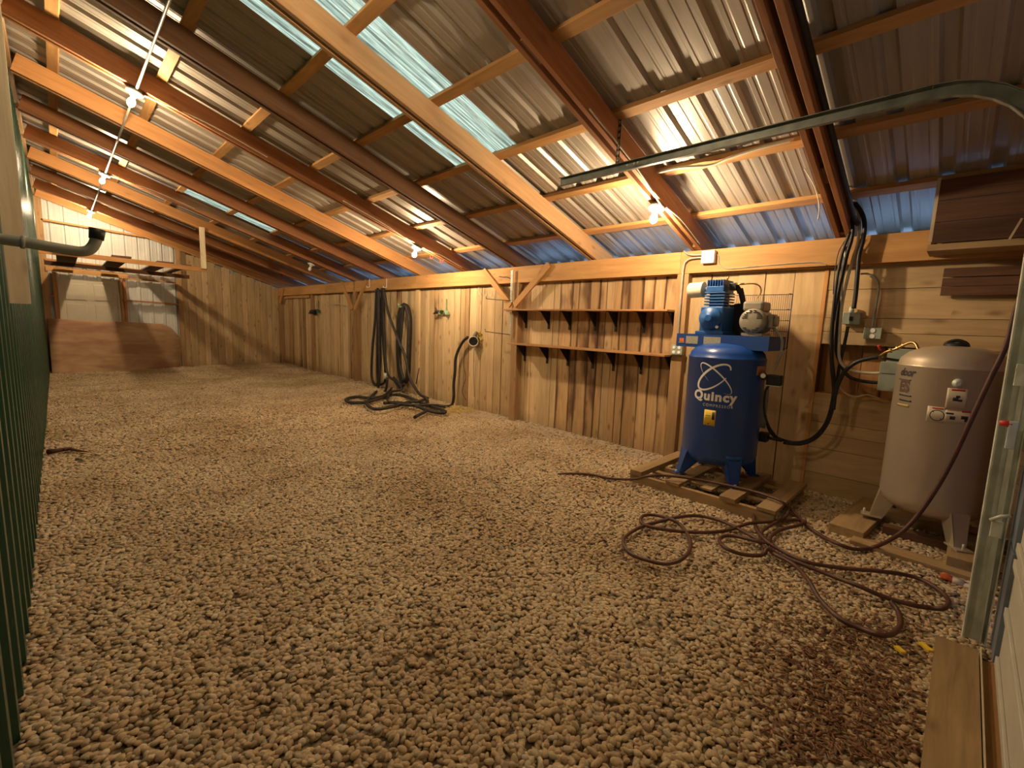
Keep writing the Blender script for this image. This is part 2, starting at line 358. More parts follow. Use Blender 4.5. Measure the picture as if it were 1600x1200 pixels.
# ================================================================== STRUCTURE
# ---- floor
def gz(x, y):
    z = 0.012 * math.sin(x * 1.7 + y * 0.6) + 0.010 * math.sin(y * 1.3 - x * 0.9)
    if x > 4.4 and y > 2.3: z += 0.03 * (x - 4.4) / 0.6
    if y > 13: z += 0.03 * (y - 13) / 2
    return z - 0.012
mb = MB(); nx, ny = 60, 180
x0, x1, y0, y1 = -0.3, 5.45, -0.9, 15.6
for j in range(ny + 1):
    for i in range(nx + 1):
        x = x0 + (x1 - x0) * i / nx; y = y0 + (y1 - y0) * j / ny; mb.v.append(Vector((x, y, gz(x, y))))
for j in range(ny):
    for i in range(nx):
        a = j * (nx + 1) + i; mb.f.append((a, a + 1, a + nx + 2, a + nx + 1)); mb.smooth.append(True)
floor = obj('floor', mb, GROUND, None, (0, 0, 0)); floor['kind'] = 'structure'
mb = MB().add([(-30, -30, -0.12), (40, -30, -0.12), (40, 45, -0.12), (-30, 45, -0.12)], [(0, 1, 2, 3)])
o = obj('ground', mb, BOUNCE_GROUND, None, (0, 0, -0.12)); o['kind'] = 'structure'  # unseen ground outside, made bright to bounce daylight up under the eaves

# ---- ceiling: rafters, purlins, ribbed steel sheets, skylights
ceil = struct('ceiling', (2.4, 7, 3))
RY = [0.83, 2.13, 3.48, 4.87, 6.12, 7.46, 8.79, 10.12, 11.42, 12.75, 14.08]
for k, y in enumerate(RY):
    for d in (0.019, 0.097):
        xa, xb = -0.14, 5.30
        pa = Vector((xa, y + d, raf_z(xa, RD / 2))); pb = Vector((xb, y + d, raf_z(xb, RD / 2)))
        mt = MW['rafter_dark' if k == 3 else 'rafter_pale' if k == 2 else 'rafter' if k in (5, 8) else 'rafter_red_shade']
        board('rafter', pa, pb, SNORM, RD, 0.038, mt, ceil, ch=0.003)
    for x in (0.5, 2.3, 4.1):      # spacer blocks between the twin rafters
        c = Vector((x, y + 0.058, raf_z(x, RD * 0.55)))
        board('spacer_block', c - SLOPE * 0.1, c + SLOPE * 0.1, SNORM, RD * 0.85, 0.039, MW['rafter_dark'], ceil)
    c = Vector((4.93, y + 0.058, raf_z(4.93, RD * 0.4)))
    board('spacer_block', c - SLOPE * 0.03, c + SLOPE * 0.05, SNORM, RD * 0.7, 0.039, MW['rafter_dark'], ceil)
for y in (-0.52, 15.14):
    board('rafter', Vector((-0.14, y + 0.019, raf_z(-0.14, RD / 2))), Vector((5.3, y + 0.019, raf_z(5.3, RD / 2))), SNORM, RD, 0.038, MW['rafter'], ceil, ch=0.003)
PX = [0.20, 0.97, 1.73, 2.48, 3.23, 3.985, 4.74]
for i, x in enumerate(PX):
    xc = x - 0.0445 * CS
    cuts = [-0.6, 3.52, 7.5, 11.46, 15.3] if i % 2 else [-0.6, 4.91, 10.16, 15.3]
    for a, b in zip(cuts, cuts[1:]):
        z = raf_z(xc, RD + 0.019)
        board('purlin', (xc, a + 0.003, z), (xc, b - 0.003, z), SLOPE, 0.089, 0.038, MW['purlin'], ceil, ch=0.002)
def ribbed(length, width, rib=0.25, h=0.026, start=0.065, minor=True, lift=0.0):
    """profile across v (width), extruded along u (length), raised along w"""
    pts = [(0, 0)]; c = start
    while c < width:
        for dv, dh in ((-0.045, 0), (-0.028, h), (0.028, h), (0.045, 0)):
            pts.append((c + dv, dh))
        if minor:
            for q in (0.083, 0.167):
                for dv, dh in ((-0.014, 0), (-0.006, 0.003), (0.006, 0.003), (0.014, 0)):
                    if c + q + dv < width: pts.append((c + q + dv, dh))
        c += rib
    pts.append((width, 0)); pts = sorted((min(max(p, 0), width), q) for p, q in pts)
    return [(p, q + lift) for p, q in pts]
def sheet(name, org, udir, vdir, wdir, length, prof, mat, parent, th=0.0012, endcut=None):
    org, u, v, w_ = Vector(org), Vector(udir), Vector(vdir), Vector(wdir); mb = MB(); n = len(prof)
    for t in (0, th):
        for s_ in (0, 1):
            for p, q in prof:
                L = length if not s_ == 0 else 0
                if s_ and endcut: L = endcut(p)
                mb.v.append(org + u * L + v * p + w_ * (q + t))
    for i in range(n - 1):
        mb.f += [(i, i + 1, n + i + 1, n + i), (2 * n + i, 3 * n + i, 3 * n + i + 1, 2 * n + i + 1),
                 (i, 2 * n + i, 2 * n + i + 1, i + 1), (n + i, n + i + 1, 3 * n + i + 1, 3 * n + i)]
        mb.smooth += [False] * 4
    return obj(name, mb, mat, parent)
z_m = RD + 0.038
def roof_org(x, y): return Vector((x, y, raf_z(x, z_m)))
xs, xe = -0.32, 5.56
Ls = (xe - xs) / CS
for k in range(-1, 13):
    y = 0.19 + k * 1.0
    st_ = 0.065 if k not in (4, 10) else 0.14
    y0_, wd_ = (y, 1.0) if k not in (4, 10) else (y - 0.075, 1.075)
    pf = ribbed(Ls, wd_, start=st_)
    if k in (3, 9):
        pf = ribbed(Ls, 0.925)
        xa_ = xs if k == 3 else 1.74
        L1 = (3.19 - xa_) / CS + 0.02
        if k == 9: sheet('roof_sheet', roof_org(xs, y), SLOPE, VY, SNORM, (xa_ - xs) / CS, [(p, q + 0.0015) for p, q in pf], ROOF, ceil)
        sheet('skylight_panel', roof_org(xa_, y), SLOPE, VY, SNORM, L1, pf, SKY, ceil)['label'] = 'translucent fibreglass skylight panel between the steel sheets'
        xb = xa_ + (L1 - 0.04) * CS
        sheet('roof_sheet', roof_org(xb, y), SLOPE, VY, SNORM, (xe - xb) / CS, [(p, q + 0.0015) for p, q in pf], ROOF, ceil)
    else:
        sheet('roof_sheet', roof_org(xs, y0_), SLOPE, VY, SNORM, Ls, pf, ROOF, ceil)
for a, b in ((13.19, 14.19), (14.19, 15.4)):
    sheet('roof_sheet', roof_org(xs, a), SLOPE, VY, SNORM, Ls, ribbed(Ls, b - a), ROOF, ceil)
# closure board under the sheets beyond the wall; ribs stay open to daylight
zc = raf_z(5.44, z_m) - 0.005
for a, b in ((-0.6, 3.6), (3.61, 7.9), (7.91, 11.9), (11.91, 15.4)):
    board('eave_board', (5.44, a, zc - 0.085), (5.44, b, zc - 0.085), VZ, 0.18, 0.02, MW['old'], ceil)

# ---- right wall
wr = struct('wall_right', (XR, 7, 1))
def vplank(y0, y1, mt, zb=None, zt=2.30, x=XR, th=0.022, parent=None, dx=None):
    zb = -0.02 if zb is None else zb
    d = R.uniform(-0.002, 0.010) if dx is None else dx
    g = R.uniform(0.004, 0.011); tl = R.uniform(-0.005, 0.005)
    return board('plank', (x + th / 2 + d, (y0 + y1) / 2 - tl, zb), (x + th / 2 + d, (y0 + y1) / 2 + tl, zt), VY, (y1 - y0) - g, th, mt, parent or wr)
for a, b in ((0.985, 1.245), (1.245, 1.50), (1.50, 1.76), (1.76, 2.03), (2.03, 2.30)): vplank(a, b, MW['hplank'])
y = 2.30
while y < 4.86:
    wd = R.choice([0.11, 0.14, 0.17, 0.19, 0.22]); wd = min(wd, 4.95 - y) if y + wd > 4.8 else wd
    vplank(y, y + wd, MW['plank_dark'] if 2.3 <= y < 4.05 and R.random() < 0.8 else MW['plank']); y += wd
while y < 15.2:
    wd = R.choice([0.13, 0.15, 0.16, 0.18, 0.2]); vplank(y, y + wd, MW['plank_dark'] if R.random() < 0.13 else MW['plank']); y += wd
# horizontal boards at the near corner, with an opening onto the outer boards
rows = [(-0.02, 0.20), (0.20, 0.44), (0.44, 0.58), (0.58, 0.69), (0.69, 0.95), (1.42, 1.535), (1.535, 1.66), (1.66, 1.91), (1.91, 2.13), (2.13, 2.32)]
for a, b in rows:
    d = R.uniform(-0.003, 0.003)
    board('plank', (XR + 0.011 + d, 0.985, (a + b) / 2), (XR + 0.011 + d, -0.52, (a + b) / 2), VZ, b - a - 0.004, 0.022, MW['hplank'], wr)
board('plank', (XR + 0.011, 0.16, 1.185), (XR + 0.011, -0.52, 1.185), VZ, 0.462, 0.022, MW['hplank'], wr)
y = -0.45
while y < 1.1:
    board('back_plank', (XR + 0.15, y + 0.08, 0.9), (XR + 0.15, y + 0.08, 1.5), VY, 0.155, 0.02, MW['shelf'], wr); y += 0.16
board('opening_sill', (XR + 0.075, 0.985, 0.955), (XR + 0.075, 0.15, 0.955), VX, 0.15, 0.018, MW['beam'], wr)
board('opening_jamb', (XR + 0.075, 0.98, 0.96), (XR + 0.075, 0.98, 1.42), VX, 0.15, 0.02, MW['old'], wr)
board('opening_trim', (XR - 0.006, 0.99, 0.0), (XR - 0.006, 0.99, 2.12), VY, 0.03, 0.012, MW['rafter'], wr)
for k in range(16):      # outer cladding closing the wall
    if k < 15: sheet('cladding_sheet', (XR + 0.165, -0.6 + k * 1.06, -0.1), VZ, VY, VX, 2.32, ribbed(2.32, 1.07, h=0.02), ROOF, wr)
# header beam, posts and knee braces
for a, b in ((-0.55, 2.35), (2.352, 7.60), (7.602, 11.8), (11.802, 15.3)):
    board('header_beam', (4.95, a, 2.235), (4.95, b, 2.235), VZ, 0.235, 0.038, MW['beam'], wr, ch=0.003)
    board('header_beam', (4.99, a, 2.225), (4.99, b, 2.225), VZ, 0.235, 0.038, MW['beam'], wr)
for y, wd, dp, zt in ((2.31, 0.13, 0.10, 2.115), (4.90, 0.13, 0.105, 2.115), (7.66, 0.12, 0.03, 2.115), (10.16, 0.14, 0.11, 2.115), (12.80, 0.13, 0.06, 2.115), (15.2, 0.14, 0.11, 2.115)):
    board('post', (XR - dp / 2, y, -0.06), (XR - dp / 2, y, zt), VY, wd, dp, MW['plank'] if y == 7.66 else MW['post'], wr, ch=0.004)
def brace(ya, za, yb, zb, x=4.912):
    board('knee_brace', (x, ya, za), (x, yb, zb), Vector((0, 0.7, 0.7)) if (yb - ya) * (zb - za) < 0 else Vector((0, -0.7, 0.7)), 0.09, 0.036, MW['beam'], wr, ch=0.002)
brace(5.62, 2.34, 4.98, 1.78); brace(4.24, 2.34, 4.90, 1.78); brace(10.80, 2.34, 10.24, 1.72); brace(9.55, 2.34, 10.12, 1.72); brace(14.75, 2.33, 15.1, 1.9)
# rail plate low inside boards behind the post bay
board('rail', (5.0, 13.0, 2.07), (5.0, 14.9, 2.07), VZ, 0.08, 0.03, MW['beam'], wr)

# ---- far wall
wf = struct('wall_far', (2.4, YF, 1))
x = 2.46; 
while x < 4.98:
    wd = R.choice([0.14, 0.16, 0.18, 0.2]); wd = min(wd, 5.0 - x)
    if wd < 0.04: break
    zt = raf_z(x + wd / 2) - R.uniform(-0.03, 0.10)
    board('plank', (x + wd / 2, YF - 0.012 + R.uniform(-0.004, 0.004), R.uniform(0.0, 0.03)), (x + wd / 2, YF - 0.012, zt), VX, wd - 0.006, 0.022, MW['plank'], wf); x += wd
for a in (-0.25, 0.75, 1.75):
    wd = 1.0 if a < 1.7 else 0.72
    sheet('steel_sheet', (a, YF + 0.10, -0.1), VZ, VX, -VY, 4.2, [(p, q) for p, q in ribbed(4.2, wd, rib=0.25, h=0.02)], WHITE_ST, wf, endcut=lambda p, a=a: raf_z(a + p, z_m) + 0.1 - 0.0)
sheet('steel_sheet', (2.47, YF + 0.10, -0.1), VZ, VX, -VY, 4.2, ribbed(4.2, 2.8), WHITE_ST, wf, endcut=lambda p: raf_z(2.47 + p, z_m) + 0.1)
B = lambda n, a, b, wdir, wd, th, mt: board(n, a, b, wdir, wd, th, mt, wf)
YS = YF - 0.02
B('stud', (-0.13, YS, -0.05), (-0.13, YS, 4.0), VX, 0.12, 0.09, MW['post'])
B('stud', (0.03, YS, 0), (0.03, YS, 2.34), VX, 0.07, 0.09, MW['rafter'])
B('stud', (1.21, YS, 0), (1.21, YS, 2.34), VX, 0.05, 0.09, MW['beam'])
B('stud', (1.28, YS + 0.03, 0), (1.28, YS + 0.03, 2.34), VX, 0.05, 0.06, MW['rafter'])
B('post', (2.42, YS - 0.02, -0.05), (2.42, YS - 0.02, 3.3), VX, 0.10, 0.12, MW['post'])
B('girt', (-0.1, YS - 0.05, 2.41), (1.36, YS - 0.05, 2.36), VZ, 0.115, 0.038, MW['beam'])
B('girt', (-0.1, YS - 0.05, 2.60), (2.45, YS - 0.05, 2.49), VZ, 0.07, 0.038, MW['rafter'])
B('girt', (1.34, YS, 2.31), (2.38, YS, 2.29), VZ, 0.038, 0.09, MW['beam'])
B('girt', (1.2, YS, 1.76), (2.38, YS, 1.72), VZ, 0.038, 0.09, MW['rafter'])
B('girt', (-0.08, YS, 1.78), (0.0, YS, 1.78), VZ, 0.038, 0.09, MW['rafter'])
B('girt', (-0.1, YS, 3.50), (1.75, YS, 3.40), VZ, 0.038, 0.09, MW['rafter'])
# far door
d1 = struct('door_1', (0.6, YF + 0.05, 1.2))
mb = MB().box((0.07, YF + 0.035, 0), (1.18, YF + 0.07, 2.22)); obj('door_leaf', mb, DOORP, d1)
for xa, xb in ((0.19, 0.55), (0.70, 1.06)):
    for za, zb in ((0.3, 1.0), (1.15, 1.62), (1.72, 2.10)):
        mb = MB().box((xa, YF + 0.022, za), (xb, YF + 0.036, zb), 0.006); obj('door_panel', mb, DOORP, d1)
mb = MB().box((0.07, YF - 0.01, 0), (0.12, YF + 0.035, 1.95)); obj('door_stop', mb, DOORP, d1)
mb = MB().box((1.13, YF - 0.01, 0), (1.18, YF + 0.035, 1.93)); obj('door_stop', mb, DOORP, d1)

# ---- left wall: dark green ribbed steel of the main building
wl = struct('wall_left', (XL, 7, 2))
k = 0; y = -0.9
while y < 15.3:
    pf = ribbed(4, 1.0, rib=0.25, h=0.03, start=0.1, minor=True)
    sheet('steel_sheet', (XL - 0.02, y, -0.1), VZ, VY, VX, 4.6, pf, GREEN, wl); y += 1.0
board('ledger', (XL + 0.025, -0.8, raf_z(-0.16, 0.10)), (XL + 0.025, 15.2, raf_z(-0.16, 0.10)), VZ, 0.17, 0.036, MW['post'], wl)
board('batten', (-0.148, 4.10, 1.52), (-0.148, 4.10, 3.93), VX, 0.088, 0.038, MW['pale'], wl)

# ---- near wall with the overhead door
wn = struct('wall_near', (4, YN, 1))
for a, b in ((3.36, 4.2), (4.205, 5.05)):
    board('sheathing', ((a + b) / 2, -0.50, -0.1), ((a + b) / 2, -0.50, 3.1), VX, b - a, 0.018, MW['old'], wn)
for i in range(6):
    a = -0.3 + i * 0.95
    sheet('cladding_sheet', (a, -0.56, -0.1), VZ, VX, VY, 4.6, ribbed(4.6, 0.96), ROOF, wn, endcut=lambda p, a=a: raf_z(a + p, z_m) + 0.1) if a > 3.0 else sheet('cladding_sheet', (a, -0.56, 2.74), VZ, VX, VY, 1.8, ribbed(1.8, 0.96), ROOF, wn, endcut=lambda p, a=a: raf_z(a + p, z_m) - 2.74)
board('jamb_board', (3.25, -0.43, -0.1), (3.25, -0.43, 2.9), VY, 0.16, 0.02, MW['old'], wn)
board('jamb_board', (3.19, -0.355, -0.1), (3.19, -0.355, 2.9), VX, 0.14, 0.018, MW['old'], wn)
board('head_board', (-0.2, -0.43, 2.80), (3.4, -0.43, 2.80), VY, 0.22, 0.02, MW['old'], wn)
board('door_post', (3.30, -0.44, -0.1), (3.30, -0.44, 3.0), VX, 0.09, 0.09, MW['post'], wn)
for a, b in ((3.0, 3.36), (2.45, 2.99), (1.9, 2.44), (1.2, 1.89), (0.5, 1.19), (-0.22, 0.49)):
    board('header_board', ((a + b) / 2, -0.50, 2.85), ((a + b) / 2, -0.50, raf_z((a + b) / 2, 0.1)), VX, b - a, 0.02, MW['old'], wn)
board('sill_plank', (3.02, -0.13, 0.0), (-0.15, -0.13, 0.0), VY, 0.15, 0.06, MW['pallet'], wn)
board('sill_edge', (3.05, -0.212, 0.012), (-0.15, -0.212, 0.012), VZ, 0.045, 0.005, MW['pale'], wn)
board('sill_plank', (3.0, -0.242, -0.015), (-0.15, -0.242, -0.015), VY, 0.05, 0.03, MW['beam'], wn)
d2 = struct('door_2', (1.6, -0.32, 1.3))
for i in range(5):
    z0 = 0.03 + i * 0.545
    mb = MB().box((-0.15, -0.30, z0), (3.02, -0.265, z0 + 0.54), 0.004)
    s = obj('door_section', mb, DOOR_BACK, d2)
    for zz in (z0 + 0.03, z0 + 0.27, z0 + 0.50):
        mb = MB().box((-0.15, -0.265, zz - 0.02), (2.93, -0.252, zz + 0.02), 0.003); obj('section_rib', mb, DOOR_BACK, s)
    mb = MB().box((2.95, -0.30, z0), (3.19, -0.248, z0 + 0.53), 0.003); obj('end_stile', mb, STILE, s)
mb = MB().box((-0.15, -0.31, -0.06), (3.12, -0.262, 0.03)); obj('bottom_seal', mb, BLACK, d2)

# ================================================================== DOOR TRACK
tr = thing('door_track', 'galvanised overhead door track running level under the rafters then curving down', 'track', (3.15, -0.2, 0))
def channel(path, w_, h_, lip, side):
    """C profile swept along path; side = direction of the open face"""
    pass
path = [Vector((3.2, 2.68, 2.74)), Vector((3.2, 1.6, 2.735)), Vector((3.2, 0.7, 2.73)), Vector((3.2, 0.28, 2.725))]
for i in range(1, 9):
    a = i / 8 * math.pi / 2; path.append(Vector((3.2 - 0.02 * i / 8, 0.28 - 0.44 * math.sin(a), 2.725 - 0.44 + 0.44 * math.cos(a))))
path += [Vector((3.16, -0.17, 1.6)), Vector((3.13, -0.18, 0.02))]
def sweep_track(pts, prof):
    mb = MB(); n = len(prof)
    for i, p in enumerate(pts):
        t = (pts[min(i + 1, len(pts) - 1)] - pts[max(i - 1, 0)]).normalized(); s_ = VX; u = s_.cross(t).normalized()
        for a, b in prof: mb.v.append(p + s_ * a + u * b)
    for i in range(len(pts) - 1):
        for j in range(n - 1):
            a = i * n + j; mb.f.append((a, a + 1, a + n + 1, a + n)); mb.smooth.append(False)
    return mb
prof = [(-0.024, 0.028), (-0.024, 0.033), (0.0, 0.036), (0.006, 0.03), (0.006, -0.03), (0.0, -0.036), (-0.024, -0.033), (-0.024, -0.028),
        (-0.021, -0.030), (0.0, -0.033), (0.003, -0.028), (0.003, 0.028), (0.0, 0.033), (-0.021, 0.030), (-0.024, 0.028)]
obj('track_rail', sweep_track(path[:4], prof), GALV_DULL, tr)
obj('track_curve', sweep_track(path[3:12], prof), GALV_DULL, tr)
obj('track_upright', sweep_track(path[11:], prof), GALV, tr)
# perforated hanger strap from the rafter
mb = MB()
for i in range(9):
    z = 2.74 + 0.045 * i
    mb.box((3.215, 2.105, z), (3.22, 2.115, z + 0.045)); mb.box((3.215, 2.125, z), (3.22, 2.135, z + 0.045)); mb.box((3.215, 2.105, z), (3.22, 2.135, z + 0.018))
obj('hanger_strap', mb, GALV_DULL, tr)
for dx in (0.0, 0.06, 0.09): obj('track_bolt', MB().cyl((3.176, 2.0 - dx, 2.735), (3.168, 2.0 - dx, 2.735), 0.007, 8), GALV, tr)
obj('edge_strip', MB().box((3.16, -0.232, 0.0), (3.17, -0.222, 2.2)), MW['pale'], tr)
# slotted angle brace beside the upright and its hinge plates
mb = MB().box((3.135, -0.225, 0.02), (3.14, -0.19, 2.2)); mb.box((3.10, -0.23, 0.02), (3.14, -0.226, 2.2)); obj('wall_angle', mb, GALV, tr)
mb = MB().box((3.09, -0.165, 1.30), (3.10, -0.20, 1.40), 0.003); mb.cyl((3.088, -0.175, 1.375), (3.10, -0.175, 1.375), 0.012, 12); mb.cyl((3.088, -0.19, 1.33), (3.10, -0.19, 1.33), 0.012, 12)
obj('roller_bracket', mb, GALV, tr)
mb = MB().box((3.07, -0.175, 0.58), (3.085, -0.215, 0.66), 0.003); mb.tube([(3.07, -0.17, 0.66), (3.06, -0.2, 0.69), (3.07, -0.23, 0.70)], 0.008, 8)
obj('hinge_plate', mb, GALV, tr)
s = thing('door_sensor', 'white safety sensor with red cap clipped on the door track upright', 'sensor', (3.08, -0.2, 1.1))
c = wx(1583, 678, 3.09)
obj('sensor_body', MB().box((c.x - 0.025, c.y - 0.012, c.z - 0.07), (c.x + 0.0, c.y + 0.02, c.z + 0.06), 0.004), plain('sensor_white', (0.45, 0.5, 0.55), 0.4), s)
c2 = wx(1574, 662, 3.08)
obj('sensor_cap', MB().cyl(c2 + Vector((0, -0.015, 0)), c2 + Vector((0, 0.025, 0)), 0.016, 14, 0.012), RED, s)

# ================================================================== LIGHTS
def lamp(x, y, lit, label):
    z = raf_z(x); d = -SNORM
    b0 = Vector((x, y + 0.058, z))
    t = thing('ceiling_lamp', label, 'lamp', b0, 'bare bulbs under the rafters')
    obj('junction_box', MB().lathe([(0.05, 0.0), (0.052, 0.03), (0.05, 0.035)], b0, 8, d), GALV_DULL, t)
    obj('lampholder', MB().lathe([(0.074, 0.035), (0.076, 0.042), (0.066, 0.052), (0.032, 0.062), (0.026, 0.085), (0.02, 0.09)], b0, 24, d), WHITE, t)
    obj('bulb', MB().lathe([(0.014, 0.088), (0.016, 0.10), (0.029, 0.125), (0.034, 0.147), (0.029, 0.172), (0.015, 0.188), (0.002, 0.192)], b0, 20, d), BULBM if lit else FROST, t)
    return t
lm = lamp(0.72, 2.13, True, 'lit bare bulb on the high side of the roof, above the foreground gravel')
for ch in lm.children:
    if ch.name.startswith('bulb'): ch.data.materials[0] = BULBM_LOW
lamp(0.72, 6.12, True, 'lit bare bulb, nearest of the three lit bulbs in a row at upper left')
lamp(0.72, 10.12, True, 'lit bare bulb, middle of the three lit bulbs in a row at upper left')
lamp(0.72, 14.08, True, 'lit bare bulb at upper left, farthest, in front of the white gable steel')
lamp(4.02, 2.13, True, 'lit bare bulb under the rafter end of the door track')
lamp(4.02, 6.12, True, 'lit bare bulb above the wall beam near the hanging black hoses')
lamp(3.98, 10.12, False, 'unlit bare bulb hanging near the far end above the beam')
# conduit linking the left row of lamps
cz = raf_z(0.72, -0.012)
for i, (a, b) in enumerate(((-0.25, 2.18), (2.182, 6.12), (6.24, 10.12), (10.24, 14.08))):
    lb = ('behind the nearest lamp above the camera', 'up to the nearest of the three bulbs at upper left', 'between the nearest and the middle bulb at upper left', 'between the middle and the farthest bulb at upper left')[i]
    mb = MB().cyl((0.72, a, cz), (0.72, b, cz), 0.011, 10); mb.cyl((0.72, (a + b) / 2 - 0.03, cz), (0.72, (a + b) / 2 + 0.03, cz), 0.015, 10)
    tag(obj('lamp_conduit', mb, plain('pale_conduit', (0.38, 0.35, 0.29), 0.4, 0.3) if i == 0 else bpy.data.materials['pale_conduit']), 'thin pale conduit ' + lb, 'conduit', 'conduits joining the lamps')
def wire(name, pts, r, mat, label, cat, group=None, sub=6):
    return tag(obj(name, MB().tube(pts, r, 8, True, sub), mat), label, cat, group)
for y, lb in ((2.13, 'beside the door track'), (6.12, 'above the hoses')):
    x0_ = 4.02
    wire('lamp_cable', [(x0_ - 1.2, y - 0.006, raf_z(x0_ - 1.2, 0.02)), (x0_ - 0.5, y - 0.006, raf_z(x0_ - 0.5, 0.015)), (x0_ - 0.05, y - 0.008, raf_z(x0_, -0.03))], 0.007, CREAM, 'pale cable running down the rafter to the bulb ' + lb, 'cable')
    wire('lamp_cable', [(x0_ + 0.05, y - 0.008, raf_z(x0_, -0.03)), (x0_ + 0.25, y - 0.03, raf_z(x0_ + 0.25, -0.0)), (x0_ + 0.45, y - 0.01, raf_z(x0_ + 0.45, 0.03)), (4.86, y - 0.008, raf_z(4.86, 0.02))], 0.005, CREAM, 'thin pale cable leaving the bulb ' + lb + ' towards the wall beam', 'cable')
for y in (6.12, 10.12):
    wire('lamp_cable', [(0.78, y + 0.03, raf_z(0.78, -0.03)), (1.3, y - 0.006, raf_z(1.3, 0.03)), (1.9, y - 0.006, raf_z(1.9, 0.03))], 0.006, CREAM,
         'pale cable stapled to the rafter right of the %s lit bulb at upper left' % ('nearest' if y < 8 else 'middle'), 'cable')

# ================================================================== COMPRESSOR
CX, CY, CZ = 4.42, 1.58, 0.125
co = thing('air_compressor', 'tall blue upright air compressor with pump and motor, standing on a wooden pallet', 'compressor', (CX, CY, CZ))
TR = 0.33
prof = [(0.03, 0.245), (0.15, 0.255), (0.25, 0.28), (0.305, 0.32), (TR, 0.37), (TR, 1.255), (TR + 0.003, 1.258), (TR + 0.003, 1.266), (TR - 0.004, 1.27),
        (0.315, 1.305), (0.28, 1.345), (0.22, 1.375), (0.13, 1.395), (0.03, 1.40)]
tank = obj('tank', MB().lathe(prof, (CX, CY, 0), 56), BLUE, co)
for a in (45, 135, 225, 315):
    A = math.radians(a); dr = Vector((math.cos(A), math.sin(A), 0)); tn = Vector((-math.sin(A), math.cos(A), 0))
    c = Vector((CX, CY, 0)); mb = MB()
    for s_ in (-1, 1):
        p = [c + dr * 0.20 + tn * s_ * 0.055 + VZ * 0.27, c + dr * 0.325 + tn * s_ * 0.075 + VZ * 0.38, c + dr * 0.37 + tn * s_ * 0.035 + VZ * 0.145, c + dr * 0.32 + tn * s_ * 0.03 + VZ * 0.145]
        mb.add(p + [q + tn * s_ * -0.008 for q in p], [(0, 1, 2, 3), (4, 7, 6, 5), (0, 4, 5, 1), (1, 5, 6, 2), (2, 6, 7, 3), (3, 7, 4, 0)])
    p = [c + dr * 0.325 + tn * 0.075 + VZ * 0.38, c + dr * 0.325 - tn * 0.075 + VZ * 0.38, c + dr * 0.37 - tn * 0.035 + VZ * 0.145, c + dr * 0.37 + tn * 0.035 + VZ * 0.145]
    mb.add(p + [q - dr * 0.008 for q in p], [(0, 1, 2, 3), (4, 7, 6, 5), (0, 4, 5, 1), (1, 5, 6, 2), (2, 6, 7, 3), (3, 7, 4, 0)])
    mb.obox(c + dr * 0.355 + VZ * 0.14, dr, tn, VZ, 0.10, 0.075, 0.010)
    lg = obj('leg', mb, BLUE, co)
    obj('foot_bolt', MB().cyl(c + dr * 0.385 + VZ * 0.143, c + dr * 0.385 + VZ * 0.162, 0.011, 6), GALV, lg)
# top plate (channel)
mb = MB().box((4.29, 1.20, 1.46), (4.77, 2.02, 1.468)); mb.box((4.285, 1.20, 1.345), (4.293, 2.02, 1.468)); mb.box((4.763, 1.20, 1.345), (4.771, 2.02, 1.468))
mb.box((4.29, 1.20, 1.345), (4.77, 1.206, 1.468)); mb.box((4.29, 2.014, 1.39), (4.77, 2.02, 1.468))
pl_ = obj('base_plate', mb, BLUE_PLATE, co)
def sticker(ya, yb, za, zb, mt, lab, x=4.2835):
    o = obj('plate_sticker', MB().box((x - 0.001, ya, za), (x, yb, zb)), mt, pl_); o['label'] = lab; return o
sticker(1.99, 1.945, 1.385, 1.425, ORANGE, 'small orange and white sticker'); sticker(1.995, 1.94, 1.378, 1.39, STICK, 'small pale sticker strip')
sticker(1.925, 1.81, 1.375, 1.447, STICK, 'grey printed sticker'); sticker(1.755, 1.60, 1.375, 1.447, STICK, 'longer grey printed sticker')
# pump: crankcase, finned cylinder, head, filter
PXc = 4.44; mb = MB()
mb.box((4.33, 1.62, 1.49), (4.62, 1.83, 1.73), 0.012); mb.lathe([(0.105, 0), (0.105, 0.02), (0.09, 0.035), (0.06, 0.04), (0.055, 0.055), (0.03, 0.06), (0.028, 0.07)], (4.33, 1.725, 1.62), 24, (-1, 0, 0))
mb.box((4.32, 1.60, 1.468), (4.64, 1.86, 1.50), 0.005)
for q in range(6):
    A = q * math.pi / 3 + 0.3; mb.cyl((4.315, 1.725 + 0.092 * math.cos(A), 1.62 + 0.092 * math.sin(A)), (4.302, 1.725 + 0.092 * math.cos(A), 1.62 + 0.092 * math.sin(A)), 0.008, 6)
pump = obj('pump', mb, BLUE_CAST, co)
mb = MB().cyl((4.30, 1.655, 1.54), (4.32, 1.655, 1.54), 0.014, 14); obj('oil_sight_glass', mb, WHITE, pump)
mb = MB().box((4.385, 1.66, 1.73), (4.56, 1.775, 1.865))
for q in range(5):
    z = 1.742 + q * 0.027; mb.box((4.345, 1.625, z), (4.60, 1.81, z + 0.013), 0.002)
obj('cylinder_fins', mb, BLUE_CAST, pump)
mb = MB().box((4.35, 1.64, 1.865), (4.60, 1.80, 1.915), 0.004)
mb.box((4.37, 1.645, 1.915), (4.58, 1.795, 1.93), 0.003)
for q in range(7): mb.box((4.352, 1.648 + q * 0.0235, 1.90), (4.59, 1.655 + q * 0.0235, 1.975), 0.001)
obj('cylinder_head', mb, BLUE_CAST, pump)
mb = MB().cyl((4.42, 1.80, 1.90), (4.42, 1.85, 1.895), 0.018, 14); obj('intake_neck', mb, GALV, pump)
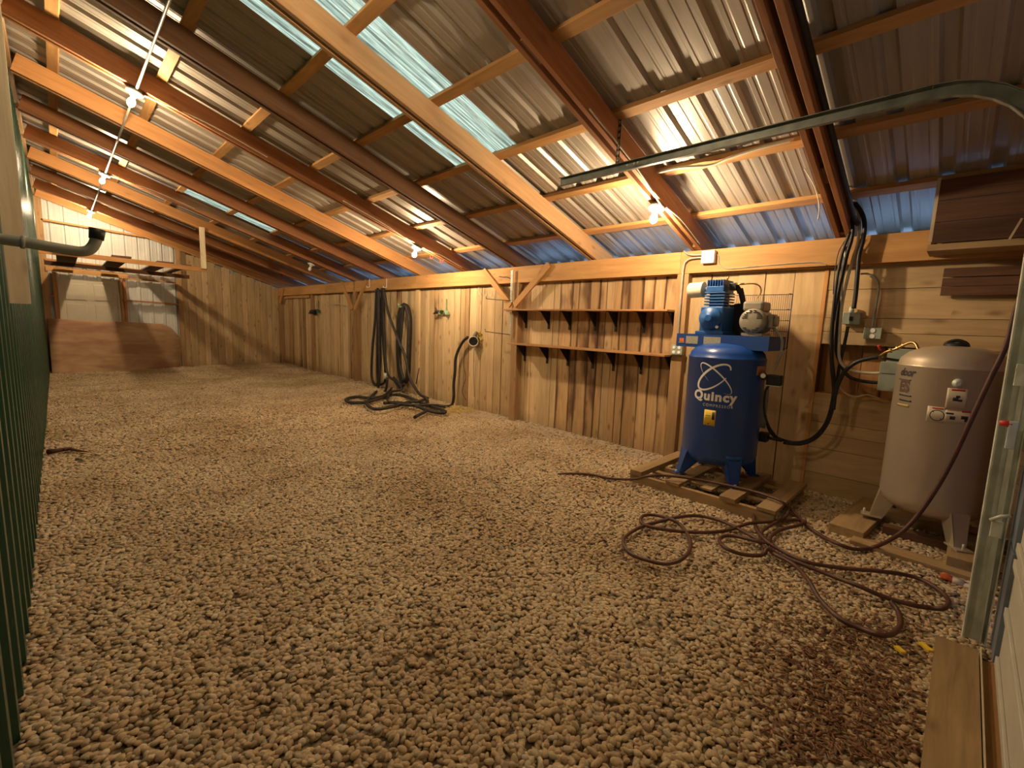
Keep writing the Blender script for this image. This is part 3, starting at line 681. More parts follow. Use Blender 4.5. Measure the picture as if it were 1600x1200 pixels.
mb = MB().lathe([(0.02, 0), (0.072, 0.002), (0.075, 0.01), (0.072, 0.018), (0.072, 0.14), (0.06, 0.15), (0.02, 0.151)], (4.42, 1.845, 1.892), 30, (0, 1, -0.04)); o = obj('air_filter', mb, CREAM, pump); o['label'] = 'round cream air filter canister'
mb = MB().tube([(4.46, 1.63, 1.92), (4.47, 1.59, 1.925), (4.48, 1.56, 1.90), (4.50, 1.55, 1.86)], 0.022, 10, True, 4)
mb.tube([(4.50, 1.55, 1.90), (4.52, 1.52, 1.78), (4.55, 1.50, 1.62), (4.57, 1.49, 1.50)], 0.024, 10, True, 4); mb.box((4.44, 1.565, 1.88), (4.52, 1.625, 1.95), 0.008)
obj('discharge_pipe', mb, BLACK, pump)
mb = MB().cyl((4.45, 1.57, 1.935), (4.45, 1.50, 1.935), 0.009, 8); mb.tube([(4.45, 1.50, 1.935), (4.47, 1.42, 1.935), (4.49, 1.38, 1.91), (4.50, 1.37, 1.86), (4.50, 1.40, 1.81)], 0.006, 8, True, 5); obj('copper_line', mb, BRASS, pump)
mb = MB().tube([(4.47, 1.66, 1.975), (4.47, 1.66, 1.995), (4.47, 1.65, 2.01)], 0.008, 8); obj('breather', mb, BRASS, pump)
mb = MB().lathe([(0.15, 0), (0.155, 0.01), (0.155, 0.04), (0.15, 0.05)], (4.66, 1.60, 1.62), 36, (1, 0, 0)); obj('flywheel', mb, BLACK, pump)
# motor
mo = (4.36, 1.375, 1.60)
mb = MB().lathe([(0.02, -0.012), (0.075, -0.012), (0.10, -0.004), (0.112, 0.012), (0.114, 0.03), (0.11, 0.04), (0.11, 0.25), (0.105, 0.27), (0.02, 0.275)], mo, 36, (1, 0, 0))
mb.box((4.37, 1.29, 1.474), (4.62, 1.46, 1.495))
mo_ = obj('motor', mb, MOTOR, co)
for q in range(5):
    for s_ in (-1, 1):
        for zz in (1, -1):
            z = 0.028 + q * 0.016; 
            if zz < 0 and q < 2: continue
            hw = math.sqrt(max(0.0001, 0.1 ** 2 - z * z)) - 0.012
            if hw < 0.02: continue
            y_a = mo[1] + s_ * (0.008 + (0.03 if q < 3 else 0)); y_b = mo[1] + s_ * hw
            obj('vent_slot', MB().box((mo[0] - 0.0155, min(y_a, y_b), mo[2] + zz * z - 0.003), (mo[0] - 0.004, max(y_a, y_b), mo[2] + zz * z + 0.003)), BLACK, mo_)
mb = MB().box((4.37, 1.30, 1.69), (4.60, 1.47, 1.775), 0.02); obj('capacitor_cover', mb, MOTOR, mo_)
mb = MB().box((4.42, 1.225, 1.545), (4.54, 1.275, 1.665), 0.008); mb.cyl((4.48, 1.23, 1.605), (4.48, 1.20, 1.605), 0.045, 16); obj('terminal_box', mb, MOTOR, mo_)
mb = MB().tube([(4.47, 1.235, 1.545), (4.46, 1.20, 1.52), (4.45, 1.15, 1.46), (4.44, 1.14, 1.35), (4.44, 1.16, 1.25), (4.44, 1.18, 1.18)], 0.011, 10, True, 5); obj('motor_cable', mb, GREY_PVC, co)
# wire belt guard
mb = MB(); gx, ya, yb, za, zb = 4.80, 1.80, 1.19, 1.36, 1.86
n = 34
for q in range(n + 1):
    y = ya + (yb - ya) * q / n; mb.tube([(gx, y, za), (gx, y, zb)], 0.0016, 4)
for z in (za, 1.52, 1.62, 1.72, zb): mb.tube([(gx, ya, z), (gx, yb, z)], 0.003, 4)
mb.tube([(gx, yb, za), (gx, yb, zb)], 0.005, 5)
for z in (za, 1.52, 1.62, 1.72, zb): mb.tube([(gx, yb, z), (gx - 0.12, yb, z)], 0.0025, 4)
gd = obj('belt_guard', mb, plain('dark_blue_wire', (0.03, 0.04, 0.12), 0.5), co)
# pressure switch, gauge, tubes
p = wx(1210, 594, 4.40); mb = MB().box((p.x - 0.04, p.y - 0.055, p.z - 0.045), (p.x + 0.04, p.y + 0.055, p.z + 0.045), 0.006); sw = obj('pressure_switch', mb, BLACK, co)
mb = MB().box((p.x - 0.04, p.y - 0.055, p.z - 0.052), (p.x + 0.04, p.y + 0.055, p.z - 0.045)); obj('switch_base', mb, GALV, sw)
mb = MB().tube([(CX, CY - TR + 0.01, p.z - 0.0), (p.x, p.y + 0.05, p.z)], 0.012, 10); obj('switch_pipe', mb, BRASS, co)
g = wx(1193, 587, 4.33); mb = MB().cyl(g + Vector((0.012, 0, 0)), g - Vector((0.012, 0, 0)), 0.026, 20); gg = obj('pressure_gauge', mb, IRON, co)
obj('gauge_face', MB().cyl(g - Vector((0.012, 0, 0)), g - Vector((0.014, 0, 0)), 0.021, 18), WHITE, gg)
mb = MB().tube([wx(1204, 600, 4.40), wx(1196, 612, 4.42), wx(1194, 640, 4.45), wx(1201, 665, 4.50), wx(1214, 684, 4.6)], 0.009, 8, True, 5); obj('pressure_hose', mb, BLACK, co)
# curved prints on tanks
def on_cyl(c, r, a, z): return Vector((c[0] + r * math.cos(a), c[1] + r * math.sin(a), z))
def patch(name, c, r, a0, a1, z0, z1, mat, parent, th=0.0015, n=8, label=None):
    mb = MB()
    for rr in (r - 0.0005, r + th):
        for z in (z0, z1):
            for i in range(n + 1): mb.v.append(on_cyl(c, rr, a0 + (a1 - a0) * i / n, z))
    m = n + 1
    for i in range(n):
        mb.f += [(2 * m + i, 2 * m + i + 1, 3 * m + i + 1, 3 * m + i), (i, m + i, m + i + 1, i + 1), (i, i + 1, 2 * m + i + 1, 2 * m + i), (m + i, 3 * m + i, 3 * m + i + 1, m + i + 1)]; mb.smooth += [True] * 4
    mb.f += [(0, 2 * m, 3 * m, m), (n, m + n, 3 * m + n, 2 * m + n)]; mb.smooth += [False] * 2
    o = obj(name, mb, mat, parent)
    if label: o['label'] = label
    return o
def cyl_text(txt, c, r, a_mid, z_mid, size, mat, parent, name, bold=0.0, shear=0.0, space=1.0, sx=1.0, label=None):
    cu = bpy.data.curves.new('t', 'FONT'); cu.body = txt; cu.size = size; cu.align_x = 'CENTER'; cu.align_y = 'CENTER'; cu.offset = bold; cu.shear = shear
    cu.space_character = space; cu.resolution_u = 3; cu.extrude = 0.0
    to = bpy.data.objects.new('t', cu); COL.objects.link(to); bpy.context.view_layer.update()
    me = bpy.data.meshes.new_from_object(to.evaluated_get(bpy.context.evaluated_depsgraph_get()))
    bm = bmesh.new(); bm.from_mesh(me)
    bmesh.ops.subdivide_edges(bm, edges=[e for e in bm.edges if e.calc_length() > size * 0.3], cuts=3)
    bmesh.ops.triangulate(bm, faces=bm.faces[:])
    mb = MB()
    mb.add([on_cyl(c, r + 0.0018, a_mid + v.co.x * sx / r, z_mid + v.co.y) for v in bm.verts], [[v.index for v in f.verts] for f in bm.faces])
    bm.free(); bpy.data.objects.remove(to); bpy.data.curves.remove(cu); bpy.data.meshes.remove(me)
    o = obj(name, mb, mat, parent)
    if label: o['label'] = label
    return o
def ribbon(c, r, pts, widths, a_mid, z_mid, mat, parent, name):
    mb = MB(); n = len(pts)
    for i, (x, z) in enumerate(pts):
        xa, za = pts[max(i - 1, 0)]; xb, zb = pts[min(i + 1, n - 1)]; d = math.hypot(xb - xa, zb - za) or 1; nxx, nzz = -(zb - za) / d, (xb - xa) / d
        for s_ in (-1, 1): mb.v.append(on_cyl(c, r + 0.0019, a_mid + (x + s_ * nxx * widths[i] / 2) / r, z_mid + z + s_ * nzz * widths[i] / 2))
    for i in range(n - 1): mb.f.append((2 * i, 2 * i + 1, 2 * i + 3, 2 * i + 2)); mb.smooth.append(True)
    return obj(name, mb, mat, parent)
TC = (CX, CY); AM = math.radians(186)
cyl_text('Quincy', TC, TR, AM, 0.922, 0.112, PRINTW, tank, 'lettering', 0.005, 0, 1.14, 1.02, 'white bold lettering Quincy')
cyl_text('COMPRESSOR', TC, TR, AM + 0.12, 0.842, 0.036, PRINTW, tank, 'lettering', 0.0, 0, 1.35, 0.9, 'small white lettering COMPRESSOR')
def ell(cx_, cz_, a, b, rot, t0, t1, n=34):
    out = []
    for i in range(n + 1):
        t = t0 + (t1 - t0) * i / n; x = a * math.cos(t); z = b * math.sin(t); out.append((cx_ + x * math.cos(rot) - z * math.sin(rot), cz_ + x * math.sin(rot) + z * math.cos(rot)))
    return out
e1 = ell(-0.01, 0, 0.165, 0.075, math.radians(40), math.radians(-25), math.radians(300))
ribbon(TC, TR, e1, [0.016 * math.sin(math.pi * min(1, i / 34 * 0.8 + 0.12)) + 0.004 for i in range(35)], AM - 0.02, 1.095, PRINTW, tank, 'logo_ring')
e2 = ell(-0.0, -0.0, 0.185, 0.055, math.radians(-42), math.radians(-40), math.radians(262))
ribbon(TC, TR, e2, [0.0015 + 0.012 * math.sin(math.pi * i / 34) ** 2 for i in range(35)], AM, 1.085, PRINTW, tank, 'logo_ring')
patch('yellow_plate', TC, TR, AM - 0.20, AM + 0.10, 0.66, 0.80, YELLOW, tank, label='yellow nameplate')
patch('plate_print', TC, TR + 0.0012, AM + 0.01, AM + 0.075, 0.715, 0.785, PRINTB, tank)
patch('plate_print', TC, TR + 0.0012, AM - 0.16, AM - 0.02, 0.745, 0.75, PRINTB, tank)
patch('plate_print', TC, TR + 0.0012, AM - 0.08, AM - 0.05, 0.67, 0.68, PRINTB, tank)
patch('side_label', TC, TR, math.radians(248), math.radians(272), 1.13, 1.21, plain('brown_label', (0.30, 0.14, 0.06), 0.5), tank, label='brown label')
patch('belly_nameplate', TC, TR, math.radians(212), math.radians(238), 0.36, 0.40, BLUE_CAST, tank)
# paper strip and drain hanging behind the tank's right side
tag(obj('tag_strip', MB().box((4.70, 1.27, 0.60), (4.705, 1.33, 0.97)), STICK), 'long pale paper strip hanging beside the blue tank', 'tag')
mb = MB().box((4.55, 1.21, 0.50), (4.65, 1.29, 0.58), 0.005); mb.tube([(4.6, 1.22, 0.54), (4.62, 1.10, 0.53)], 0.014, 8); obj('drain_valve', mb, IRON, co)

# ---- pallet under the compressor
pa = thing('pallet', 'low wooden pallet of mixed boards under the blue compressor', 'pallet', (4.35, 1.5, 0))
for x in (3.92, 4.36, 4.80):
    board('stringer', (x, 0.92, 0.04), (x, 2.20, 0.04), VZ, 0.10, 0.045, MW['pallet'], pa, ch=0.003)
for y, wd, zz, th, xa, xb in ((2.12, 0.12, 0.118, 0.05, 3.86, 4.88), (1.76, 0.13, 0.106, 0.03, 3.88, 4.85), (1.50, 0.10, 0.100, 0.02, 4.0, 4.82), (1.27, 0.13, 0.111, 0.04, 3.86, 4.85), (0.98, 0.14, 0.106, 0.03, 3.88, 4.86)):
    board('deck_board', (xa, y, zz), (xb, y, zz), VY, wd, th, MW['pallet'], pa, ch=0.003)
for x in (4.16, 4.60): board('deck_board', (x, 0.95, 0.084), (x, 2.15, 0.084), VX, 0.07, 0.015, MW['pallet'], pa)

# ================================================================== SILVER TANK
SX, SY_ = 4.50, 0.06; SR = 0.305
st = thing('receiver_tank', 'large champagne-silver upright air receiver tank on wooden blocks by the door', 'tank', (SX, SY_, 0.1))
prof = [(0.03, 0.21), (0.15, 0.225), (0.24, 0.255), (0.285, 0.295), (SR, 0.35), (SR, 1.30), (SR + 0.003, 1.303), (SR + 0.003, 1.31), (SR - 0.004, 1.315), (0.29, 1.355), (0.25, 1.40), (0.18, 1.435), (0.10, 1.452), (0.03, 1.458)]
tk = obj('tank_shell', MB().lathe(prof, (SX, SY_, 0), 56), SILVER, st)
for a in (97, 211, 330):
    A = math.radians(a); dr = Vector((math.cos(A), math.sin(A), 0)); tn = Vector((-math.sin(A), math.cos(A), 0)); c = Vector((SX, SY_, 0))
    mb = MB(); p = [c + dr * 0.20 + VZ * 0.27, c + dr * 0.30 + VZ * 0.33, c + dr * 0.34 + VZ * 0.11, c + dr * 0.26 + VZ * 0.11]
    for s_ in (-0.05, 0.05):
        q = [v + tn * s_ * (1.0 if i < 2 else 0.6) for i, v in enumerate(p)]
        mb.add(q + [v + tn * 0.008 for v in q], [(0, 1, 2, 3), (4, 7, 6, 5), (0, 4, 5, 1), (1, 5, 6, 2), (2, 6, 7, 3), (3, 7, 4, 0)])
    q = [c + dr * 0.30 + tn * 0.05 + VZ * 0.33, c + dr * 0.30 - tn * 0.05 + VZ * 0.33, c + dr * 0.34 - tn * 0.03 + VZ * 0.11, c + dr * 0.34 + tn * 0.03 + VZ * 0.11]
    mb.add(q + [v - dr * 0.008 for v in q], [(0, 1, 2, 3), (4, 7, 6, 5), (0, 4, 5, 1), (1, 5, 6, 2), (2, 6, 7, 3), (3, 7, 4, 0)])
    mb.obox(c + dr * 0.33 + VZ * 0.108, dr, tn, VZ, 0.13, 0.09, 0.01)
    lg = obj('leg', mb, SILVER, st)
    obj('foot_bolt', MB().cyl(c + dr * 0.375 + VZ * 0.11, c + dr * 0.375 + VZ * 0.15, 0.008, 6), GALV, lg)
SC = (SX, SY_)
def ang(px, py, r=SR):            # angle on the shell under a pixel
    d = ray(px, py); dx, dy = d.x, d.y; ox, oy = CAM.x - SX, CAM.y - SY_
    A_, B_, C_ = dx * dx + dy * dy, 2 * (ox * dx + oy * dy), ox * ox + oy * oy - r * r
    t = (-B_ - math.sqrt(max(0, B_ * B_ - 4 * A_ * C_))) / (2 * A_); P = CAM + d * t
    return math.atan2(P.y - SY_, P.x - SX) % (2 * math.pi), P.z
def spatch(px0, py0, px1, py1, mat, nm, lift=0.0, label=None):
    a0, z0 = ang(px0, py0); a1, z1 = ang(px1, py1)
    return patch(nm, SC, SR + lift, a0, a1, z0, z1, mat, tk, label=label)
CREAMLBL = plain('cream_label', (0.62, 0.52, 0.36), 0.5, 0, 0.04)
spatch(1450, 634, 1474, 662, LBL, 'warning_label', label='white warning sticker with a red band and a crossed circle')
spatch(1457, 636, 1474, 640, RED, 'label_band', 0.0015)
spatch(1481, 606, 1509, 640, CREAMLBL, 'warning_label', label='pale warning sticker with a red band')
spatch(1487, 607.5, 1508, 612, RED, 'label_band', 0.0015)
spatch(1476, 640, 1518, 664, CREAMLBL, 'warning_label', label='wide cream warning sticker with small drawings')
spatch(1481, 640.5, 1499, 643, ORANGE, 'label_band', 0.0015); spatch(1503, 641.5, 1517, 645.5, RED, 'label_band', 0.0015)
for (a, b, c_, d_) in ((1489, 621, 1497, 627), (1494, 618, 1500, 622), (1497, 624, 1503, 628), (1478, 644, 1490, 648), (1484, 650, 1492, 656), (1502, 650, 1512, 656), (1507, 655, 1513, 660)):
    spatch(a, b, c_, d_, PRINTB, 'label_print', 0.0016)
a_, z_ = ang(1464, 649); mbq = []
e = ell(0, 0, 0.036, 0.036, 0, 0, 2 * math.pi, 24); ribbon(SC, SR, e, [0.005] * 25, a_, z_, PRINTB, tk, 'label_ring')
ribbon(SC, SR, [(-0.024, 0.024), (0.024, -0.024)], [0.005] * 2, a_, z_, PRINTB, tk, 'label_ring')
a_, z_ = ang(1417, 582); cyl_text('door', SC, SR, a_, z_, 0.075, PRINTB, tk, 'lettering', 0.003, 0.35, 0.95, 0.85, 'dark italic lettering on the tank')
a_, z_ = ang(1413, 604); cyl_text('ES', SC, SR, a_, z_, 0.115, plain('brown_print', (0.09, 0.05, 0.03), 0.5), tk, 'lettering', 0.006, 0, 1.05, 0.75, 'tall brown letters ES')
for yy in (592.5, 617, 625, ): spatch(1405, yy, 1424, yy + 1.3, PRINTB, 'printed_line', 0.0)
spatch(1402, 629, 1420, 637, plain('gold_label', (0.42, 0.30, 0.10), 0.5), 'gold_plate', label='gold strip below the letters')
p_, z_ = ang(1497, 599); P = on_cyl(SC, SR, p_, z_); dr = Vector((math.cos(p_), math.sin(p_), 0))
mb = MB().lathe([(0.03, 0), (0.03, 0.005), (0.020, 0.007), (0.019, 0.016), (0.010, 0.018)], P, 20, dr); obj('port_plug', mb, GALV, tk)
mb = MB().tube([(SX, SY_ - 0.06, 1.44), (SX, SY_ - 0.05, 1.475), (SX, SY_, 1.495), (SX, SY_ + 0.05, 1.475), (SX, SY_ + 0.06, 1.44)], 0.012, 8, True, 4); mb.lathe([(0.07, 0), (0.07, 0.015), (0.04, 0.03)], (SX, SY_, 1.45), 20)
o = obj('lifting_eye', mb, IRON, st); o['label'] = 'dark lifting eye'
# brass pipework at the tank's shoulder
mb = MB().tube([wx(1375, 556, 4.6), wx(1385, 550, 4.58), wx(1400, 545, 4.56), wx(1415, 538, 4.54), wx(1425, 535, 4.52), wx(1431, 538, 4.5), wx(1435, 547, 4.47)], 0.010, 8, True, 4)
for q in (1392, 1402, 1411): pp = wx(q, 548 - (q - 1392) * 0.45, 4.57); mb.cyl(pp - VY * 0.01, pp + VY * 0.01, 0.016, 8)
o = obj('brass_pipe', mb, BRASS, st); o['label'] = 'brass elbow fittings'
mb = MB().tube([wx(1376, 548, 4.58), wx(1372, 540, 4.58), wx(1378, 540, 4.58)], 0.008, 6); obj('valve_handle', mb, RED, st)
# gauge post at right of tank
mb = MB().box((3.95, -0.22, 0.55), (3.96, -0.205, 0.98)); tag(obj('steel_strip', mb, GALV), 'short upright steel strip right of the silver tank', 'strip')

# blocks beneath
blocks = thing('timber_blocks', 'rough timbers and offcuts under the silver tank', 'timber', (4.4, 0.1, 0))
board('timber', fl(1325, 838, 0.05) + Vector((0.1, 0.03, -0.02)), fl(1372, 790, 0.05) + Vector((0.17, 0.0, -0.02)), VY, 0.22, 0.09, MW['pallet'], blocks, ch=0.004)
board('timber', (4.02, -0.16, 0.05), (4.62, -0.16, 0.05), VY, 0.20, 0.10, MW['pallet'], blocks, ch=0.004)
board('timber', (4.04, 0.44, 0.01), (4.0, -0.28, 0.01), VX, 0.14, 0.05, MW['pallet'], blocks, ch=0.004)
board('timber', (4.40, 0.30, 0.03), (4.40, -0.06, 0.03), VX, 0.09, 0.09, MW['old'], blocks)
board('timber', (4.75, 0.42, 0.05), (4.75, -0.3, 0.05), VX, 0.16, 0.09, MW['pallet'], blocks)

# ================================================================== SHELVES
for z, yl, yr, xf, xb, lb in ((1.71, 5.02, 2.37, 4.745, 5.02, 'upper of the two long wooden shelves on black brackets'), (1.21, 4.86, 2.36, 4.745, 5.02, 'lower of the two long wooden shelves on black brackets')):
    s = thing('wall_shelf', lb, 'shelf', (4.9, 3.7, z), 'long shelves on the plank wall')
    board('shelf_board', ((xf + xb) / 2, yl, z), ((xf + xb) / 2, yr, z), VX, xb - xf, 0.020, MW['shelf'], s, ch=0.002)
    for y in (4.75, 4.30, 3.92, 3.50, 3.18, 2.79, 2.40):
        mb = MB().box((5.016, y - 0.016, z - 0.26), (5.026, y + 0.016, z - 0.01)); mb.box((4.80, y - 0.012, z - 0.018), (5.02, y + 0.012, z - 0.011))
        mb.tube([(4.84, y, z - 0.018), (5.018, y, z - 0.2)], 0.006, 6); mb.add([(5.02, y - 0.003, z - 0.018), (5.02, y - 0.003, z - 0.20), (4.83, y - 0.003, z - 0.018), (5.02, y + 0.003, z - 0.018), (5.02, y + 0.003, z - 0.20), (4.83, y + 0.003, z - 0.018)], [(0, 1, 2), (3, 5, 4), (0, 2, 5, 3), (1, 4, 5, 2)])
        obj('bracket', mb, IRON, s)
# slotted standards with arms at the post
for za, zb, zar, lb in ((1.82, 2.30, 1.85, 'upper slotted steel standard with one long arm, on the post beside the shelves'), (1.34, 1.68, 1.34, 'lower slotted steel standard with one long arm, on the post beside the shelves')):
    s = thing('slotted_standard', lb, 'bracket', (4.9, 4.93, zar))
    mb = MB().box((4.884, 4.93, za), (4.89, 4.945, zb)); mb.box((4.884, 4.96, za), (4.89, 4.972, zb))
    z = za
    while z < zb: mb.box((4.884, 4.93, z), (4.89, 4.972, z + 0.01)); z += 0.035
    obj('upright', mb, GALV, s)
    obj('arm', MB().tube([(4.885, 4.95, zar), (4.84, 5.2, zar + 0.015), (4.80, 5.42, zar + 0.03), (4.80, 5.43, zar + 0.07)], 0.006, 6), IRON, s)

# ================================================================== ELECTRICAL
jb = thing('junction_box', 'square white junction box on the wall beam above the compressor', 'electrical box', (4.9, 2.03, 2.26))
obj('box_body', MB().box((4.87, 1.965, 2.205), (4.93, 2.10, 2.335), 0.006), WHITE, jb); obj('box_mark', MB().box((4.8685, 2.05, 2.285), (4.870, 2.08, 2.305)), STICK, jb)
cd_pts = [(4.90, 2.10, 2.27), (4.90, 2.20, 2.272), (4.90, 2.26, 2.255), (4.90, 2.295, 2.20), (4.90, 2.30, 2.0), (4.90, 2.30, 1.6), (4.90, 2.295, 1.34)]
cnd = wire('wall_conduit', cd_pts, 0.011, bpy.data.materials['pale_conduit'], 'thin metal conduit curving from the white box down to the outlet', 'conduit')
wire('wall_conduit', [(4.90, 2.10, 2.30), (4.90, 2.2, 2.305), (4.90, 2.26, 2.32), (4.915, 2.3, 2.345), (4.93, 2.32, 2.36)], 0.011, bpy.data.materials['pale_conduit'], 'short conduit from the white box up to the rafter', 'conduit')
wire('beam_cable', [(4.92, 1.97, 2.30), (4.925, 1.94, 2.27), (4.925, 1.93, 2.20), (4.925, 1.88, 2.155), (4.925, 1.8, 2.14), (4.926, 1.5, 2.15), (4.926, 1.2, 2.155), (4.925, 1.05, 2.15), (4.92, 0.98, 2.12)], 0.005, GREY_PVC, 'thin cable clipped along the wall beam right of the white box', 'cable')
ob = thing('outlet_box', 'grey four-socket outlet box at the end of the lower shelf', 'outlet', (4.9, 2.29, 1.28))
obj('box_body', MB().box((4.875, 2.225, 1.225), (4.93, 2.355, 1.335), 0.004), GREYBOX, ob)
for dy in (0.03, -0.03):
    for dz in (0.026, -0.026): obj('socket', MB().cyl((4.876, 2.29 + dy, 1.28 + dz), (4.870, 2.29 + dy, 1.28 + dz), 0.017, 14), WHITE, ob)
def ebox(name, label, px0, py0, px1, py1, X, dp):
    a = wx(px0, py0, X); b = wx(px1, py1, X); t = thing(name, label, 'electrical box', (X, (a.y + b.y) / 2, (a.z + b.z) / 2))
    obj('box_body', MB().box((X, a.y, a.z), (X + dp, b.y, b.z), 0.004), GREYBOX, t); return t, a, b
t, a, b = ebox('switch_box', 'small grey-green switch box with a black toggle, below the cable bundle', 1317.5, 488, 1342.5, 507, 4.95, 0.07)
c = (a + b) / 2; obj('toggle', MB().box((4.925, c.y - 0.01, c.z - 0.02), (4.951, c.y + 0.01, c.z + 0.015), 0.003), BLACK, t)
obj('cable_gland', MB().cyl((4.985, c.y + 0.01, a.z), (4.985, c.y + 0.01, a.z + 0.05), 0.022, 14, 0.018), GALV, t)
t, a, b = ebox('outlet_box', 'small grey-green two-socket outlet box right of the switch box', 1350, 512, 1376, 530, 4.95, 0.07)
c = (a + b) / 2
for dz in (0.024, -0.024): obj('socket', MB().cyl((4.951, c.y, c.z + dz), (4.945, c.y, c.z + dz), 0.019, 14), WHITE, t)
t, a, b = ebox('disconnect_box', 'larger grey-green electrical cabinet just left of the silver tank', 1376, 565, 1412, 614, 4.86, 0.12)
obj('cover_seam', MB().box((4.857, a.y, 1.20), (4.861, b.y, 1.203)), IRON, t)
t, a, b = ebox('disconnect_box', 'grey-green electrical cabinet half hidden behind the shoulder of the silver tank', 1388, 544, 1442, 575, 4.97, 0.06)
def pw(lst, X): return [wx(a, b, X) for a, b in lst]
wire('power_cable', pw([(1290, 290), (1308, 300), (1332, 314), (1347, 334), (1351, 355), (1347, 380), (1342, 400), (1340, 425), (1337, 460), (1334, 482)], 4.86)[1:], 0.017, BLACK, 'thick black cable looping off the rafter into the switch box', 'cable', 'cables of the bundle over the wall beam')
wire('power_cable', pw([(1313, 310), (1326, 328), (1332, 350), (1331, 372), (1324, 396), (1317, 425), (1308, 465), (1301, 510), (1300, 560), (1303, 590), (1301, 625), (1291, 660), (1272, 683), (1250, 691), (1228, 689), (1208, 680), (1199, 664), (1194, 640), (1193, 622), (1199, 605)], 4.84), 0.014, BLACK, 'long black cable hanging in a loop from the beam to the compressor switch', 'cable', 'cables of the bundle over the wall beam')
wire('power_cable', pw([(1320, 305), (1338, 325), (1343, 350), (1340, 380), (1334, 400), (1325, 432), (1316, 475), (1312, 520), (1311, 556), (1318, 572), (1335, 580), (1358, 583), (1378, 583)], 4.87), 0.012, CREAM, 'cream cable running down the bundle into the left side of the larger cabinet', 'cable', 'cables of the bundle over the wall beam')
wire('power_cable', pw([(1328, 362), (1315, 400), (1306, 450), (1299, 520), (1299, 570), (1303, 620), (1296, 655), (1278, 682), (1252, 694), (1224, 692)], 4.80), 0.012, BLACK, 'black cable on the outside of the hanging loop', 'cable', 'cables of the bundle over the wall beam')
wire('power_cable', pw([(1330, 372), (1322, 392), (1314, 440), (1309, 490), (1306, 540), (1312, 565), (1326, 588), (1350, 596), (1378, 598)], 4.88), 0.014, BLACK, 'black cable curving into the lower left of the larger cabinet', 'cable', 'cables of the bundle over the wall beam')
wire('power_cable', pw([(1325, 510), (1320, 535), (1312, 570), (1306, 605), (1301, 630)], 4.90), 0.013, BLACK, 'short black cable leaving the bottom of the switch box', 'cable')
wire('signal_wire', pw([(1323, 372), (1310, 395), (1304, 430), (1302, 460)], 4.83), 0.004, BLACK, 'thin dark wire at the left of the cable bundle', 'cable')
wire('power_cable', pw([(1318, 385), (1322, 410), (1316, 440), (1314, 470)], 4.85), 0.010, CREAM, 'short cream cable in the middle of the bundle', 'cable')
wire('air_line', pw([(1302, 640), (1306, 610), (1318, 583), (1336, 567), (1358, 560), (1372, 558)], 4.72), 0.017, BLACK, 'black air hose curving up to the brass fittings of the silver tank', 'hose')
wire('air_line', pw([(1378, 559), (1395, 562), (1413, 564)], 4.62), 0.010, IRON, 'short dark pipe running from the fittings behind the silver tank', 'pipe', sub=3)
wire('wall_conduit', pw([(1345, 428), (1356, 428), (1368, 434), (1373, 450), (1369, 478), (1363, 513)], 4.98), 0.008, GREY_PVC, 'thin grey conduit arching down to the two-socket outlet box', 'conduit')
wire('signal_wire', pw([(1310, 600), (1318, 612), (1335, 620), (1355, 617), (1375, 623)], 4.95), 0.005, CREAM, 'thin pale wire lying in the wall opening', 'cable')
# cables clipped along the near rafter
wire('rafter_cable', [(x, 0.80, raf_z(x, 0.07)) for x in (1.5, 2.2, 3.0, 3.8, 4.4, 4.75)] + [Vector((4.86, 0.78, 2.44))], 0.02, BLACK, 'thick black cable clipped along the side of the nearest double rafter', 'cable', sub=3)
wire('rafter_cable', pw([(1300, 205), (1312, 218), (1318, 240), (1310, 265), (1315, 290), (1325, 310)], 4.6), 0.010, CREAM, 'loose beige cable hanging off the nearest double rafter', 'cable')
wire('rafter_cable', pw([(1243, 200), (1246, 235), (1256, 262), (1272, 290), (1280, 320), (1278, 345)], 4.3), 0.004, CREAM, 'thin dangling pale wire left of the nearest double rafter', 'cable')
wire('purlin_cable', [rp(1020, 272, 0.16), rp(1060, 262, 0.16), rp(1110, 258, 0.16), rp(1140, 247, 0.16), rp(1185, 232, 0.16), rp(1240, 218, 0.16)], 0.012, CREAM, 'pale cable sagging along the purlin above the door track', 'cable')

# ================================================================== OVERHEAD CABINET (right)
cb = thing('storage_box', 'dark wooden storage box mounted high at the right end of the wall beam', 'box', (4.8, 0.0, 2.2))
mtb = MW['old']
board('side_board', (4.62, 0.29, 2.21), (4.62, 0.29, 2.66), VX, 0.02, 0.02, MW['pale'], cb)
for z in (2.27, 2.42, 2.57): board('front_board', (4.62, 0.28, z), (4.62, -0.46, z), VZ, 0.146, 0.02, mtb, cb)
board('side_board', (4.77, 0.275, 2.19), (4.77, 0.275, 2.40), VX, 0.28, 0.02, mtb, cb)
board('bottom_board', (4.76, 0.30, 2.165), (4.76, -0.46, 2.165), VX, 0.32, 0.045, MW['pallet'], cb)
rk = thing('board_rack', 'three dark stacked boards on the wall under the storage box', 'boards', (4.95, 0, 1.94))
for i, z in enumerate((1.875, 1.945, 2.02)):
    board('rack_board', (4.99, 0.205, z), (4.955, -0.45, z - 0.004 * i), VZ, 0.066, 0.022, mtb, rk)
p1, p2 = wx(1597, 341, 4.58), wx(1577, 374, 4.58)
tag(board('stick', p1, p2, VZ, 0.012, 0.01, MW['pale']), 'thin pale stick leaning in front of the dark storage box', 'stick')

